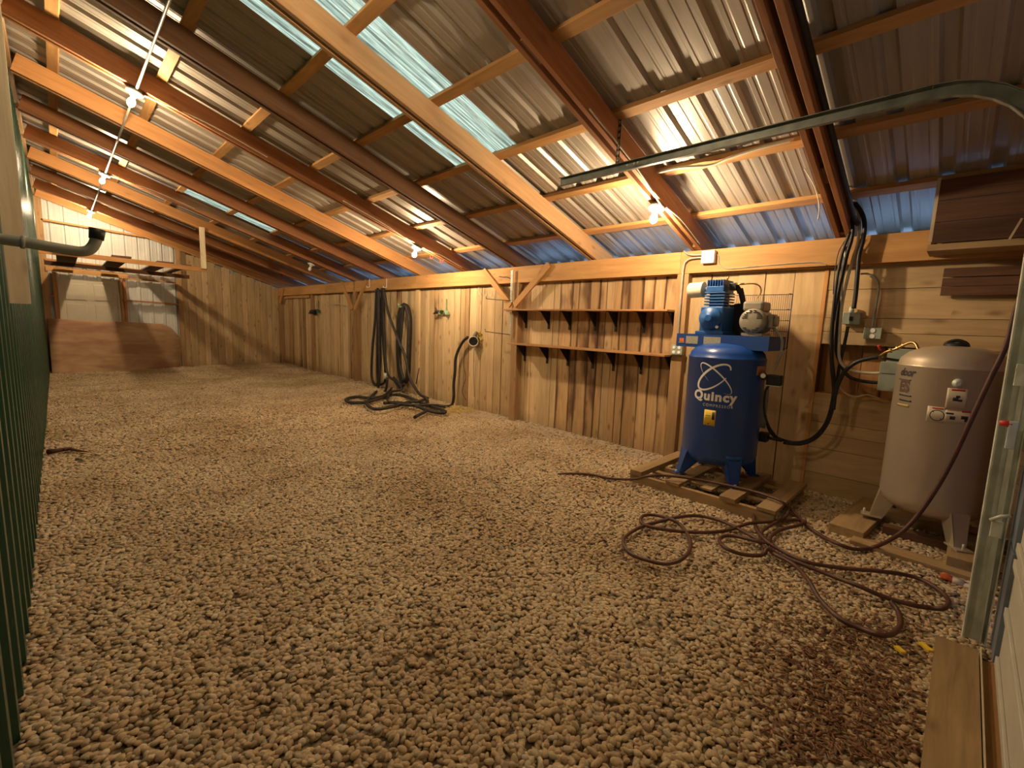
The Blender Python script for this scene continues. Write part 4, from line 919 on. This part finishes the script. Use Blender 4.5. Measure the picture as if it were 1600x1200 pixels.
# ================================================================== BLACK HOSES
def P8(lst, X): return [wx(a, b, X) for a, b in lst]
h1 = thing('hanging_hose', 'left of two black hoses, draped in long loops from the wall beam', 'hose', (4.85, 8.9, 0))
for lst, X, r in (([(588, 452), (586, 500), (582, 545), (581, 590), (590, 600), (594, 560), (593, 500), (592, 452)], 4.84, 0.028),
                  ([(592, 452), (592, 520), (593, 580), (592, 600), (588, 620)], 4.80, 0.028),
                  ([(597, 450), (596, 500), (600, 550), (602, 590), (597, 600), (590, 590), (590, 500), (590, 450)], 4.86, 0.026),
                  ([(600, 450), (600, 500), (602, 560), (606, 585), (616, 595), (625, 606), (632, 600)], 4.80, 0.026),
                  ([(600, 455), (607, 490), (622, 530), (634, 560), (640, 590), (655, 615), (666, 622), (668, 632), (660, 638)], 4.74, 0.026)):
    obj('hose_loop', MB().tube(P8(lst, X), r, 8, True, 6), BLACK_HOSE, h1)
h2 = thing('hanging_hose', 'right of two black hoses, coiled in a tall oval on a green hook', 'hose', (4.85, 7.9, 0))
for d in range(4):
    X = 4.97 - d * 0.045; lst = [(631 + d, 475 + d), (624 + d * 2, 485), (621 + d * 2, 520), (621 + d, 560), (625 + d * 1.5, 592 - d), (633, 599 - d * 2), (639 - d, 585), (641 - d, 540), (642 - d, 500), (638 - d, 480 + d), (631 + d, 475 + d)]
    obj('hose_loop', MB().tube(P8(lst, X), 0.027, 8, True, 6), BLACK_HOSE, h2)
h3 = thing('floor_hose', 'tangled black hose lying on the gravel below the hanging hoses', 'hose', (4.3, 7, 0))
def F8(lst, z=0.035): return [fl(a, b, z + 0.012 * (i % 3)) for i, (a, b) in enumerate(lst)]
obj('hose_loop', MB().tube(F8([(612, 607), (600, 618), (580, 622), (560, 620), (545, 622), (541, 626), (552, 629), (575, 628), (595, 622), (610, 617), (630, 618), (650, 626), (672, 634), (690, 640), (696, 644), (685, 645), (665, 640), (648, 634), (620, 629), (600, 630)]), 0.028, 8, True, 6), BLACK_HOSE, h3)
obj('hose_loop', MB().tube(F8([(588, 612), (580, 620), (573, 627), (575, 634), (585, 639), (600, 638), (620, 634), (640, 628), (655, 627), (668, 622)], 0.05), 0.028, 8, True, 6), BLACK_HOSE, h3)
obj('hose_end', MB().tube(F8([(665, 643), (655, 648), (648, 652)], 0.04), 0.026, 8, True, 4), BLACK_HOSE, h3)
obj('hose_loop', MB().tube([fl(606, 628, 0.05), fl(640, 633, 0.07), fl(680, 633, 0.05), fl(697, 635, 0.03)] + P8([(706, 632), (709, 620), (709, 600), (711, 580), (712, 560), (717, 545), (724, 533), (731, 527)], 4.93), 0.026, 8, True, 6), BLACK_HOSE, h3)
mb = MB().tube(P8([(605, 590), (604, 605), (600, 615)], 4.7), 0.026, 8, True, 3); mb.tube(P8([(650, 600), (655, 575), (640, 560)], 4.9)[:2], 0.01, 6); obj('hose_loop', mb, BLACK_HOSE, h3)
obj('hose_loop', MB().tube([wx(615, 590, 4.8), wx(628, 607, 4.75), fl(612, 612, 0.1), fl(606, 622, 0.05)], 0.026, 8, True, 5), BLACK_HOSE, h3)
obj('hose_coupling', MB().cyl(wx(602, 583, 4.76), wx(601.5, 592, 4.76), 0.034, 12), GALV, h3)
# hooks
for (px, lb) in ((577.5, 'left'), (604, 'right')):
    a = wx(px, 437, 4.915); tag(obj('hose_hook', MB().tube([a + Vector((0, 0, 0.02)), a, a - VZ * 0.16, a - VZ * 0.17 - VX * 0.06, a - VZ * 0.14 - VX * 0.08], 0.008, 6), WHITE), 'thin white steel hook on the beam, %s of the hanging hose' % lb, 'hook')
def green_hook(px, py, X, label, mt, s=1.0):
    c = wx(px, py, X); t = thing('tool_hook', label, 'hook', (5.02, c.y, c.z))
    obj('hook_post', MB().box((5.012, c.y - 0.012, c.z + 0.02), (5.02, c.y + 0.012, c.z + 0.24 * s), 0.002), mt, t)
    mb = MB(); n = 10
    for rr in (0.0, 0.012):
        for k_ in (0, 1):
            for i in range(n + 1):
                a = math.pi * i / n; mb.v.append(Vector((5.015 - k_ * 0.10, c.y + math.cos(a) * (0.11 * s - rr), c.z - 0.04 + math.sin(a) * (0.085 * s - rr))))
    m_ = n + 1
    for i in range(n): mb.f += [(i, i + 1, m_ + i + 1, m_ + i), (2 * m_ + i, 3 * m_ + i, 3 * m_ + i + 1, 2 * m_ + i + 1), (m_ + i, m_ + i + 1, 3 * m_ + i + 1, 3 * m_ + i)]; mb.smooth += [True] * 3
    obj('hook_saddle', mb, mt, t); return t, c
t, c = green_hook(696, 488, 5.0, 'pale green saddle hook with a black tool hanging beside it', GREEN_OBJ)
mb = MB().tube([c + Vector((-0.05, 0.12, 0.0)), c + Vector((-0.06, 0.2, 0.0)), c + Vector((-0.06, 0.28, -0.03))], [0.035, 0.03, 0.012], 8); mb.tube([c + Vector((-0.06, 0.17, 0.01)), c + Vector((-0.06, 0.22, 0.08))], 0.01, 6)
obj('spray_nozzle', mb, BLACK, t)
t, c = green_hook(497, 487, 5.0, 'dark green saddle hook on the wall near the far end', plain('dark_green_paint', (0.03, 0.08, 0.05), 0.5), 1.2)
mb = MB().tube([c + Vector((-0.05, 0.1, -0.02)), c + Vector((-0.06, 0.3, 0.0)), c + Vector((-0.06, 0.45, -0.05))], [0.06, 0.05, 0.02], 8); obj('spray_nozzle', mb, BLACK, t)
t = thing('tool_hook', 'green hook holding up the oval coil of black hose', 'hook', (5.02, 7.7, 1.85))
c = wx(639, 472, 5.0); obj('hook_post', MB().box((5.012, c.y - 0.012, c.z - 0.02), (5.02, c.y + 0.012, c.z + 0.18), 0.002), GREEN_OBJ, t); obj('hook_arm', MB().tube([(5.02, c.y + 0.05, c.z - 0.1), (4.8, c.y + 0.05, c.z - 0.1), (4.79, c.y + 0.05, c.z - 0.04)], 0.02, 8), GREEN_OBJ, t)
# round wall port
c = wx(740, 533, 4.93)
pt = thing('wall_port', 'round black pipe port with a cream rim and straw packing on the plank wall', 'pipe port', (5.0, c.y, c.z))
pd = Vector((-0.72, -0.68, -0.08)).normalized()
mb = MB().cyl(c + pd * -0.12, c + pd * 0.03, 0.078, 24); obj('pipe_body', mb, BLACK, pt)
mb = MB().lathe([(0.072, 0.0), (0.088, 0.0), (0.09, 0.014), (0.074, 0.014), (0.072, 0.0)], c + pd * 0.03, 28, pd); obj('rim', mb, CREAM, pt)
mb = MB().cyl(c + pd * 0.03, c + pd * 0.034, 0.07, 20); obj('mouth', mb, BLACK, pt)
mb = MB().tube([c + Vector((0.02, 0.02, 0.04)), c + Vector((0.03, 0.0, 0.10)), c + Vector((0.05, -0.02, 0.16))], [0.045, 0.035, 0.02], 10); obj('elbow', mb, plain('taupe_pipe', (0.12, 0.10, 0.07), 0.5), pt)
mb = MB()
for i in range(70):
    a = R.uniform(-0.9, 2.2); r_ = R.uniform(0.05, 0.13); p = Vector((5.022, c.y - 0.03 + math.cos(a) * -r_ * 0.7, c.z + 0.04 + math.sin(a) * r_))
    mb.tube([p, p + Vector((R.uniform(-0.03, 0), R.uniform(-0.03, 0.03), R.uniform(-0.03, 0.03)))], 0.004, 4)
o = obj('straw_packing', mb, STRAW, pt); o['kind'] = 'stuff'
wire('thin_cord', P8([(728, 545), (724, 570), (728, 590), (722, 610), (728, 625)], 5.0), 0.004, IRON, 'thin dark cord hanging down the wall left of the round port', 'cord')
wire('thin_cord', P8([(741, 545), (740, 580), (741, 610), (741, 620)], 5.0), 0.004, IRON, 'thin dark cord hanging straight below the round port', 'cord')
mb = MB()
for i in range(160):
    p = fl(R.uniform(700, 745), R.uniform(634, 645), 0.02); a = R.uniform(0, 6.28); mb.tube([p, p + Vector((math.cos(a), math.sin(a), 0.1)) * 0.06], 0.004, 4)
o = tag(obj('straw_scatter', mb, STRAW), 'yellow straw scattered on the gravel below the round wall port', 'straw', kind='stuff')
# small wire hooks under the beam and S hooks on the rafter
for px, py, lb in ((748, 458, 'leftmost'), (757, 462, 'second from left'), (765, 461, 'third from left'), (777, 460, 'rightmost')):
    a = wx(px, py, 4.99); tag(obj('wire_hook', MB().tube([a + VZ * 0.10, a + VZ * 0.03, a + Vector((0, -0.03, -0.02)), a + Vector((0, -0.06, -0.01)), a + Vector((0, -0.07, 0.03))], 0.004, 6, True, 4), GALV), '%s of four small wire hooks under the beam left of the braces' % lb, 'hook', 'wire hooks under the beam')
for px, py, lb in ((677, 400, 'left'), (693, 406, 'right')):
    a = rp(px, py, 0.0); tag(obj('s_hook', MB().tube([a + VZ * 0.06, a, a + Vector((0, 0.04, -0.04)), a + Vector((0, 0.08, -0.02)), a + Vector((0, 0.08, 0.02))], 0.005, 6, True, 4), RED), 'red wire S hook hanging from the rafter, %s one of two' % lb, 'hook')
mb = MB().tube(P8([(512, 472), (520, 476), (530, 475), (540, 478)], 5.0), 0.008, 6)
for q in (514, 520, 526, 533): mb.tube(P8([(q, 475), (q - 1, 480)], 4.97), 0.006, 5)
tag(obj('hook_rail', mb, CREAM), 'small pale hook rail on the far stretch of plank wall', 'hook')
wire('beam_mark_chain', P8([(780, 432), (786, 433), (792, 433), (799, 436)], 4.925), 0.006, IRON, 'short dark chain along the beam between the braces', 'chain', sub=3)

# ================================================================== AIR HOSE
def A8(lst, z=0.03): return [fl(a, b, z + (0.018 if i % 4 == 2 else 0)) for i, (a, b) in enumerate(lst)]
seg = [wx(1612, 425, 3.75), wx(1590, 475, 3.8), wx(1572, 540, 3.82), wx(1548, 590, 3.84), wx(1520, 650, 3.85), wx(1490, 715, 3.87), wx(1462, 765, 3.88), wx(1430, 810, 3.86), wx(1400, 838, 3.84)]
seg += A8([(1365, 855), (1335, 858), (1310, 850), (1285, 838), (1262, 822), (1246, 806)], 0.03) + [fl(1234, 794, 0.05), fl(1218, 787, 0.06), fl(1200, 784, 0.05), fl(1185, 788, 0.04), fl(1177, 799, 0.03)]
seg3 = [fl(1196, 858, 0.03), fl(1188, 843, 0.03), fl(1191, 830, 0.04), fl(1206, 820, 0.04), fl(1226, 808, 0.05), fl(1232, 796, 0.09), fl(1222, 784, 0.145), fl(1200, 775, 0.15), fl(1170, 766, 0.15), fl(1130, 757, 0.15), fl(1100, 751, 0.15), fl(1060, 745, 0.165), fl(1035, 743, 0.165), fl(1012, 744, 0.165), fl(995, 748, 0.10), fl(975, 749, 0.04), fl(950, 747, 0.03), fl(920, 741, 0.03), fl(890, 740, 0.025), fl(872, 741, 0.02)]
seg2 = A8([(1177, 799), (1180, 822), (1195, 843), (1220, 860), (1260, 878), (1320, 888), (1380, 893), (1430, 902), (1465, 920), (1482, 938), (1476, 950), (1455, 950), (1420, 944), (1380, 932), (1340, 915), (1300, 900), (1260, 884), (1220, 868), (1200, 858), (1194, 865), (1185, 868), (1160, 866), (1135, 857), (1124, 845), (1130, 838), (1150, 838), (1180, 845), (1200, 850), (1205, 838), (1220, 828), (1250, 820), (1258, 815), (1240, 812), (1210, 815), (1170, 818), (1140, 828), (1105, 832), (1060, 830), (1020, 824), (1002, 816), (1005, 806), (1025, 805), (1050, 812), (1065, 822), (1077, 840), (1078, 858), (1065, 874), (1040, 881), (1010, 875), (985, 865), (974, 850), (978, 838), (1000, 824), (1030, 815), (1060, 808), (1090, 806), (1120, 812), (1145, 822), (1175, 838), (1195, 852), (1210, 866), (1240, 882), (1262, 905), (1280, 935), (1310, 965), (1345, 982), (1375, 992), (1395, 990), (1407, 975), (1403, 955), (1392, 940)])
ah = thing('air_hose', 'long brown-red air hose snaking in loops over the gravel and up past the silver tank', 'hose', (4, 0.8, 0))
obj('hose_run', MB().tube(seg, 0.0135, 8, True, 6), HOSE, ah); obj('hose_run', MB().tube(seg2, 0.013, 8, True, 6), HOSE, ah); obj('hose_run', MB().tube(seg3, 0.012, 8, True, 6), HOSE, ah)

# ================================================================== LEFT PIPE, FAR ITEMS
lp = thing('wall_pipe', 'grey pipe sticking out of the green wall with an upturned black-capped end', 'pipe', (-0.1, 2.5, 1.75))
pts = [wy(a, b, 2.5) for a, b in ((-30, 366), (0, 373), (40, 379), (80, 386), (110, 391), (128, 393), (140, 390), (147, 382), (151, 372))]
obj('pipe_run', MB().tube(pts, 0.0195, 14, True, 4), GREY_PVC, lp)
obj('pipe_coupling', MB().cyl(wy(32, 378, 2.5), wy(40, 379.5, 2.5), 0.0235, 14), GREY_PVC, lp)
obj('end_cap', MB().cyl(wy(150.5, 374, 2.5), wy(152, 358, 2.5), 0.023, 16, 0.026), BLACK, lp)
# plywood sheet leaning at the far end
mb = MB(); nx_, nz_ = 14, 8
for t_ in (0, 0.018):
    for j in range(nz_ + 1):
        for i in range(nx_ + 1):
            u, v = i / nx_, j / nz_; x = -0.15 + 2.46 * u; zt = 1.26 - 0.08 * u - (0.35 * max(0, u - 0.9) / 0.1 if u > 0.9 else 0)
            y = 14.45 + 0.75 * u * (1 - v) * 0.9 + 0.62 * v * (1 - 0.35 * u) + 0.05 * math.sin(u * 3.1) * v
            mb.v.append(Vector((x, y + t_, 0.0 + zt * v)))
m_ = (nx_ + 1) * (nz_ + 1)
for j in range(nz_):
    for i in range(nx_):
        a = j * (nx_ + 1) + i; mb.f += [(a, a + 1, a + nx_ + 2, a + nx_ + 1), (m_ + a, m_ + a + nx_ + 1, m_ + a + nx_ + 2, m_ + a + 1)]; mb.smooth += [True] * 2
for i in range(nx_): a = nz_ * (nx_ + 1) + i; mb.f.append((a, a + 1, m_ + a + 1, m_ + a)); mb.smooth.append(False)
for j in range(nz_):
    a = j * (nx_ + 1) + nx_; mb.f.append((a, a + nx_ + 1, m_ + a + nx_ + 1, m_ + a)); a = j * (nx_ + 1); mb.f.append((a, a + nx_ + 1, m_ + a + nx_ + 1, m_ + a)); mb.smooth += [False] * 2
tag(obj('plywood_sheet', mb, MW['ply']), 'large worn brown plywood sheet leaning against the far door', 'plywood')
# lumber rack hung near the far end
rk = thing('lumber_rack', 'hanging lumber rack of light boards near the far gable', 'rack', (1.1, 12, 2.4))
board('rack_rail', (-0.14, 11.42, 2.47), (2.30, 11.42, 2.40), VZ, 0.085, 0.038, MW['rafter'], rk)
board('rack_rail', (-0.1, 13.5, 2.42), (2.35, 13.5, 2.36), VZ, 0.085, 0.038, MW['old'], rk)
board('rack_hanger', (2.24, 11.38, 2.42), (2.24, 11.38, 3.25), VX, 0.09, 0.038, MW['pale'], rk)
for i, (x, wd) in enumerate(((0.22, 0.3), (0.95, 0.28), (1.62, 0.26), (2.0, 0.14))):
    tag(board('lumber_board', (x, 11.3 + 0.1 * i, 2.53 - 0.028 * x), (x + 0.02, 15.1, 2.52 - 0.028 * x), VX, wd, 0.03, MW['old']), ('leftmost', 'second from left', 'third from left', 'rightmost, narrowest')[i] + ' of the boards stored on the hanging rack', 'board', 'boards stored on the hanging rack')

# ================================================================== DEBRIS
g = thing('work_glove', 'crumpled orange and white work glove by the foot of the door track', 'glove', fl(1485, 905, 0.01))
p = fl(1470, 900, 0.02); q = fl(1488, 906, 0.02); r_ = fl(1507, 912, 0.02)
obj('glove_cuff', MB().tube([p, (p + q) / 2 + VZ * 0.01, q], [0.018, 0.022, 0.02], 8), ORANGE, g)
mb = MB().tube([q, (q + r_) / 2, r_], [0.024, 0.026, 0.018], 8)
for d in (-0.03, -0.01, 0.012, 0.03): mb.tube([r_ + Vector((d, 0, 0)), r_ + Vector((d * 1.5 - 0.01, -0.04, 0.004))], 0.009, 6)
obj('glove_hand', mb, WCLOTH, g)
for (a, b, c_, d_), mt, lb in (((1400, 1010, 1412, 1020), YELLOW, 'left one of two yellow wood chips near the sill plank'), ((1438, 1004, 1455, 1018), YELLOW, 'right one of two yellow wood chips near the sill plank'), ((118, 684, 130, 683), MW['pale'], 'short pale wood scrap on the gravel near the green wall'), ((140, 689, 160, 686), MW['pale'], 'longer pale wood scrap on the gravel near the green wall'), ((1471, 914, 1492, 924), MW['pale'], 'pale splinter beside the work glove')):
    p, q = fl(a, b, 0.035), fl(c_, d_, 0.035); tag(board('wood_scrap', p, q, Vector((q.y - p.y, p.x - q.x, 0)), 0.025, 0.01, mt), lb, 'wood scrap')
mb = MB().tube([fl(75, 706, 0.03), fl(90, 704, 0.04), fl(108, 701, 0.035), fl(122, 704, 0.03), fl(137, 706, 0.03)], [0.03, 0.022, 0.02, 0.012, 0.006], 7); mb.tube([fl(100, 703, 0.04), fl(112, 699, 0.05)], [0.015, 0.006], 6)
tag(obj('twig', mb, MW['old']), 'dark twig lying on the gravel beside the green wall', 'twig')

# ================================================================== GRAVEL
def clear(x, y): return (3.9 < x < 4.86 and 0.95 < y < 2.15)
pts_, rot_, scl_ = [], [], []
G = random.Random(5)
def addp(x, y, s, up=0.0):
    z = gz(x, y) + up; pts_.append((x, y, z)); rot_.append((G.gauss(0, 0.25), G.gauss(0, 0.25), G.uniform(0, 6.283))); scl_.append(s)
for _ in range(int(3600 * 5.3 * 6.3)):
    x = G.uniform(-0.2, 5.1); y = G.uniform(-0.35, 6.0)
    if x > 4.76 + 0.10 * math.sin(y * 4.3) and y > 2.35 and G.random() < 0.9: continue
    if clear(x, y) and G.random() < 0.6: continue
    addp(x, y, G.uniform(0.72, 1.3), G.uniform(-0.001, 0.011))
for _ in range(int(1900 * 5.3 * 9.4)):
    x = G.uniform(-0.2, 5.1); y = G.uniform(6.0, 15.4)
    if x > 4.84 + 0.10 * math.sin(y * 4.3) and G.random() < 0.8: continue
    addp(x, y, G.uniform(0.9, 1.6), G.uniform(-0.004, 0.013))
def scatter(name, pts, rots, scls, mat, base, seeds, label):
    me = bpy.data.meshes.new(name); me.from_pydata(pts, [], [])
    a = me.attributes.new('rot', 'FLOAT_VECTOR', 'POINT'); a.data.foreach_set('vector', [c for r in rots for c in r])
    a = me.attributes.new('scl', 'FLOAT', 'POINT'); a.data.foreach_set('value', scls)
    o = bpy.data.objects.new(name, me); COL.objects.link(o); WL[o.name] = Vector((0, 0, 0)); o.parent = floor
    ng = bpy.data.node_groups.new(name, 'GeometryNodeTree')
    ng.interface.new_socket('Geometry', in_out='INPUT', socket_type='NodeSocketGeometry'); ng.interface.new_socket('Geometry', in_out='OUTPUT', socket_type='NodeSocketGeometry')
    n, l = ng.nodes, ng.links; gi = n.new('NodeGroupInput'); go = n.new('NodeGroupOutput')
    gti = n.new('GeometryNodeGeometryToInstance')
    for sd in seeds:
        ic = n.new('GeometryNodeMeshIcoSphere'); ic.inputs['Radius'].default_value = 1; ic.inputs['Subdivisions'].default_value = 2
        sp_ = n.new('GeometryNodeSetPosition'); l.new(ic.outputs['Mesh'], sp_.inputs['Geometry'])
        pos = n.new('GeometryNodeInputPosition'); nz = n.new('ShaderNodeTexNoise'); nz.noise_dimensions = '4D'; nz.inputs['W'].default_value = sd; nz.inputs['Scale'].default_value = 0.7
        nz.inputs['Detail'].default_value = 1
        l.new(pos.outputs[0], nz.inputs['Vector']); sb = n.new('ShaderNodeVectorMath'); sb.operation = 'SUBTRACT'; sb.inputs[1].default_value = (0.5, 0.5, 0.5); l.new(nz.outputs['Color'], sb.inputs[0])
        ad = n.new('ShaderNodeVectorMath'); ad.operation = 'MULTIPLY_ADD'; ad.inputs[1].default_value = (0.8, 0.8, 0.6); l.new(sb.outputs[0], ad.inputs[0]); l.new(pos.outputs[0], ad.inputs[2])
        ml = n.new('ShaderNodeVectorMath'); ml.operation = 'MULTIPLY'; k_ = 0.8 + 0.5 * ((sd * 37) % 1); ml.inputs[1].default_value = (base[0] * k_, base[1] * (1.4 - 0.4 * k_), base[2]); l.new(ad.outputs[0], ml.inputs[0])
        l.new(ml.outputs[0], sp_.inputs['Position'])
        sm = n.new('GeometryNodeSetMaterial'); sm.inputs['Material'].default_value = mat; l.new(sp_.outputs[0], sm.inputs[0])
        ss = n.new('GeometryNodeSetShadeSmooth'); l.new(sm.outputs[0], ss.inputs[0]); l.new(ss.outputs[0], gti.inputs[0])
    ip = n.new('GeometryNodeInstanceOnPoints'); ip.inputs['Pick Instance'].default_value = True
    ra = n.new('GeometryNodeInputNamedAttribute'); ra.data_type = 'FLOAT_VECTOR'; ra.inputs[0].default_value = 'rot'
    sa = n.new('GeometryNodeInputNamedAttribute'); sa.data_type = 'FLOAT'; sa.inputs[0].default_value = 'scl'
    rv = n.new('FunctionNodeRandomValue'); rv.data_type = 'INT'; rv.inputs['Min'].default_value = 0; rv.inputs['Max'].default_value = len(seeds) - 1
    l.new(gi.outputs[0], ip.inputs['Points']); l.new(gti.outputs[0], ip.inputs['Instance'])
    l.new(rv.outputs[2], ip.inputs['Instance Index'])
    e2r = n.new('FunctionNodeEulerToRotation'); l.new(ra.outputs[0], e2r.inputs[0]); l.new(e2r.outputs[0], ip.inputs['Rotation'])
    l.new(sa.outputs[0], ip.inputs['Scale']); l.new(ip.outputs[0], go.inputs[0])
    md = o.modifiers.new('scatter', 'NODES'); md.node_group = ng
    o['kind'] = 'stuff'; o['label'] = label
    return o
SEEDS = [0.31, 1.77, 3.13, 4.9, 6.42, 8.05]
scatter('gravel', pts_, rot_, scl_, STONE, (0.0143, 0.0115, 0.0074), SEEDS, 'rounded tan river gravel covering the floor')
# brown wood chips by the door
pts_, rot_, scl_ = [], [], []
for _ in range(2300):
    p = fl(G.gauss(1330, 75), G.uniform(960, 1190)) if G.random() < 0.7 else fl(G.uniform(1180, 1470), G.uniform(880, 1180))
    if p.y < -0.04 or p.x < 0.8: continue
    addp(p.x, p.y, G.uniform(0.6, 1.2), G.uniform(0.010, 0.026))
scatter('wood_chips', pts_, rot_, scl_, CHIP, (0.017, 0.005, 0.003), [2.2, 5.1, 7.7], 'brown wood chips scattered among the gravel by the door')
# the pebbles that show largest, one by one
peb = []
for v in range(10):
    bm = bmesh.new(); bmesh.ops.create_icosphere(bm, subdivisions=2, radius=1); g_ = random.Random(v + 40)
    ax = [g_.uniform(0.016, 0.021), g_.uniform(0.012, 0.0155), g_.uniform(0.007, 0.010)]; ph = [g_.uniform(0, 6) for _ in range(3)]
    for q in bm.verts:
        k_ = 1 + 0.13 * math.sin(q.co.x * 2.1 + ph[0]) + 0.1 * math.sin(q.co.y * 2.7 + ph[1]) + 0.06 * math.sin(q.co.z * 3 + q.co.x * 2 + ph[2])
        q.co = Vector((q.co.x * ax[0] * k_, q.co.y * ax[1] * k_, q.co.z * ax[2]))
    me = bpy.data.meshes.new('pebble'); bm.to_mesh(me); bm.free(); me.materials.append(STONE)
    me.polygons.foreach_set('use_smooth', [True] * len(me.polygons)); peb.append(me)
cnt = 0; used = []
while cnt < 290:
    px = G.uniform(40, 1440); py = 1195 - abs(G.gauss(0, 105))
    if py < 850: continue
    p = fl(px, py)
    if any((p - u).length < 0.035 for u in used): continue
    used.append(p); o = bpy.data.objects.new('pebble', peb[cnt % 10]); COL.objects.link(o); o.parent = floor
    o.location = (p.x, p.y, gz(p.x, p.y) + 0.014); o.rotation_euler = (G.gauss(0, 0.2), G.gauss(0, 0.2), G.uniform(0, 6.28)); s_ = G.uniform(0.8, 1.15); o.scale = (s_, s_, s_); cnt += 1
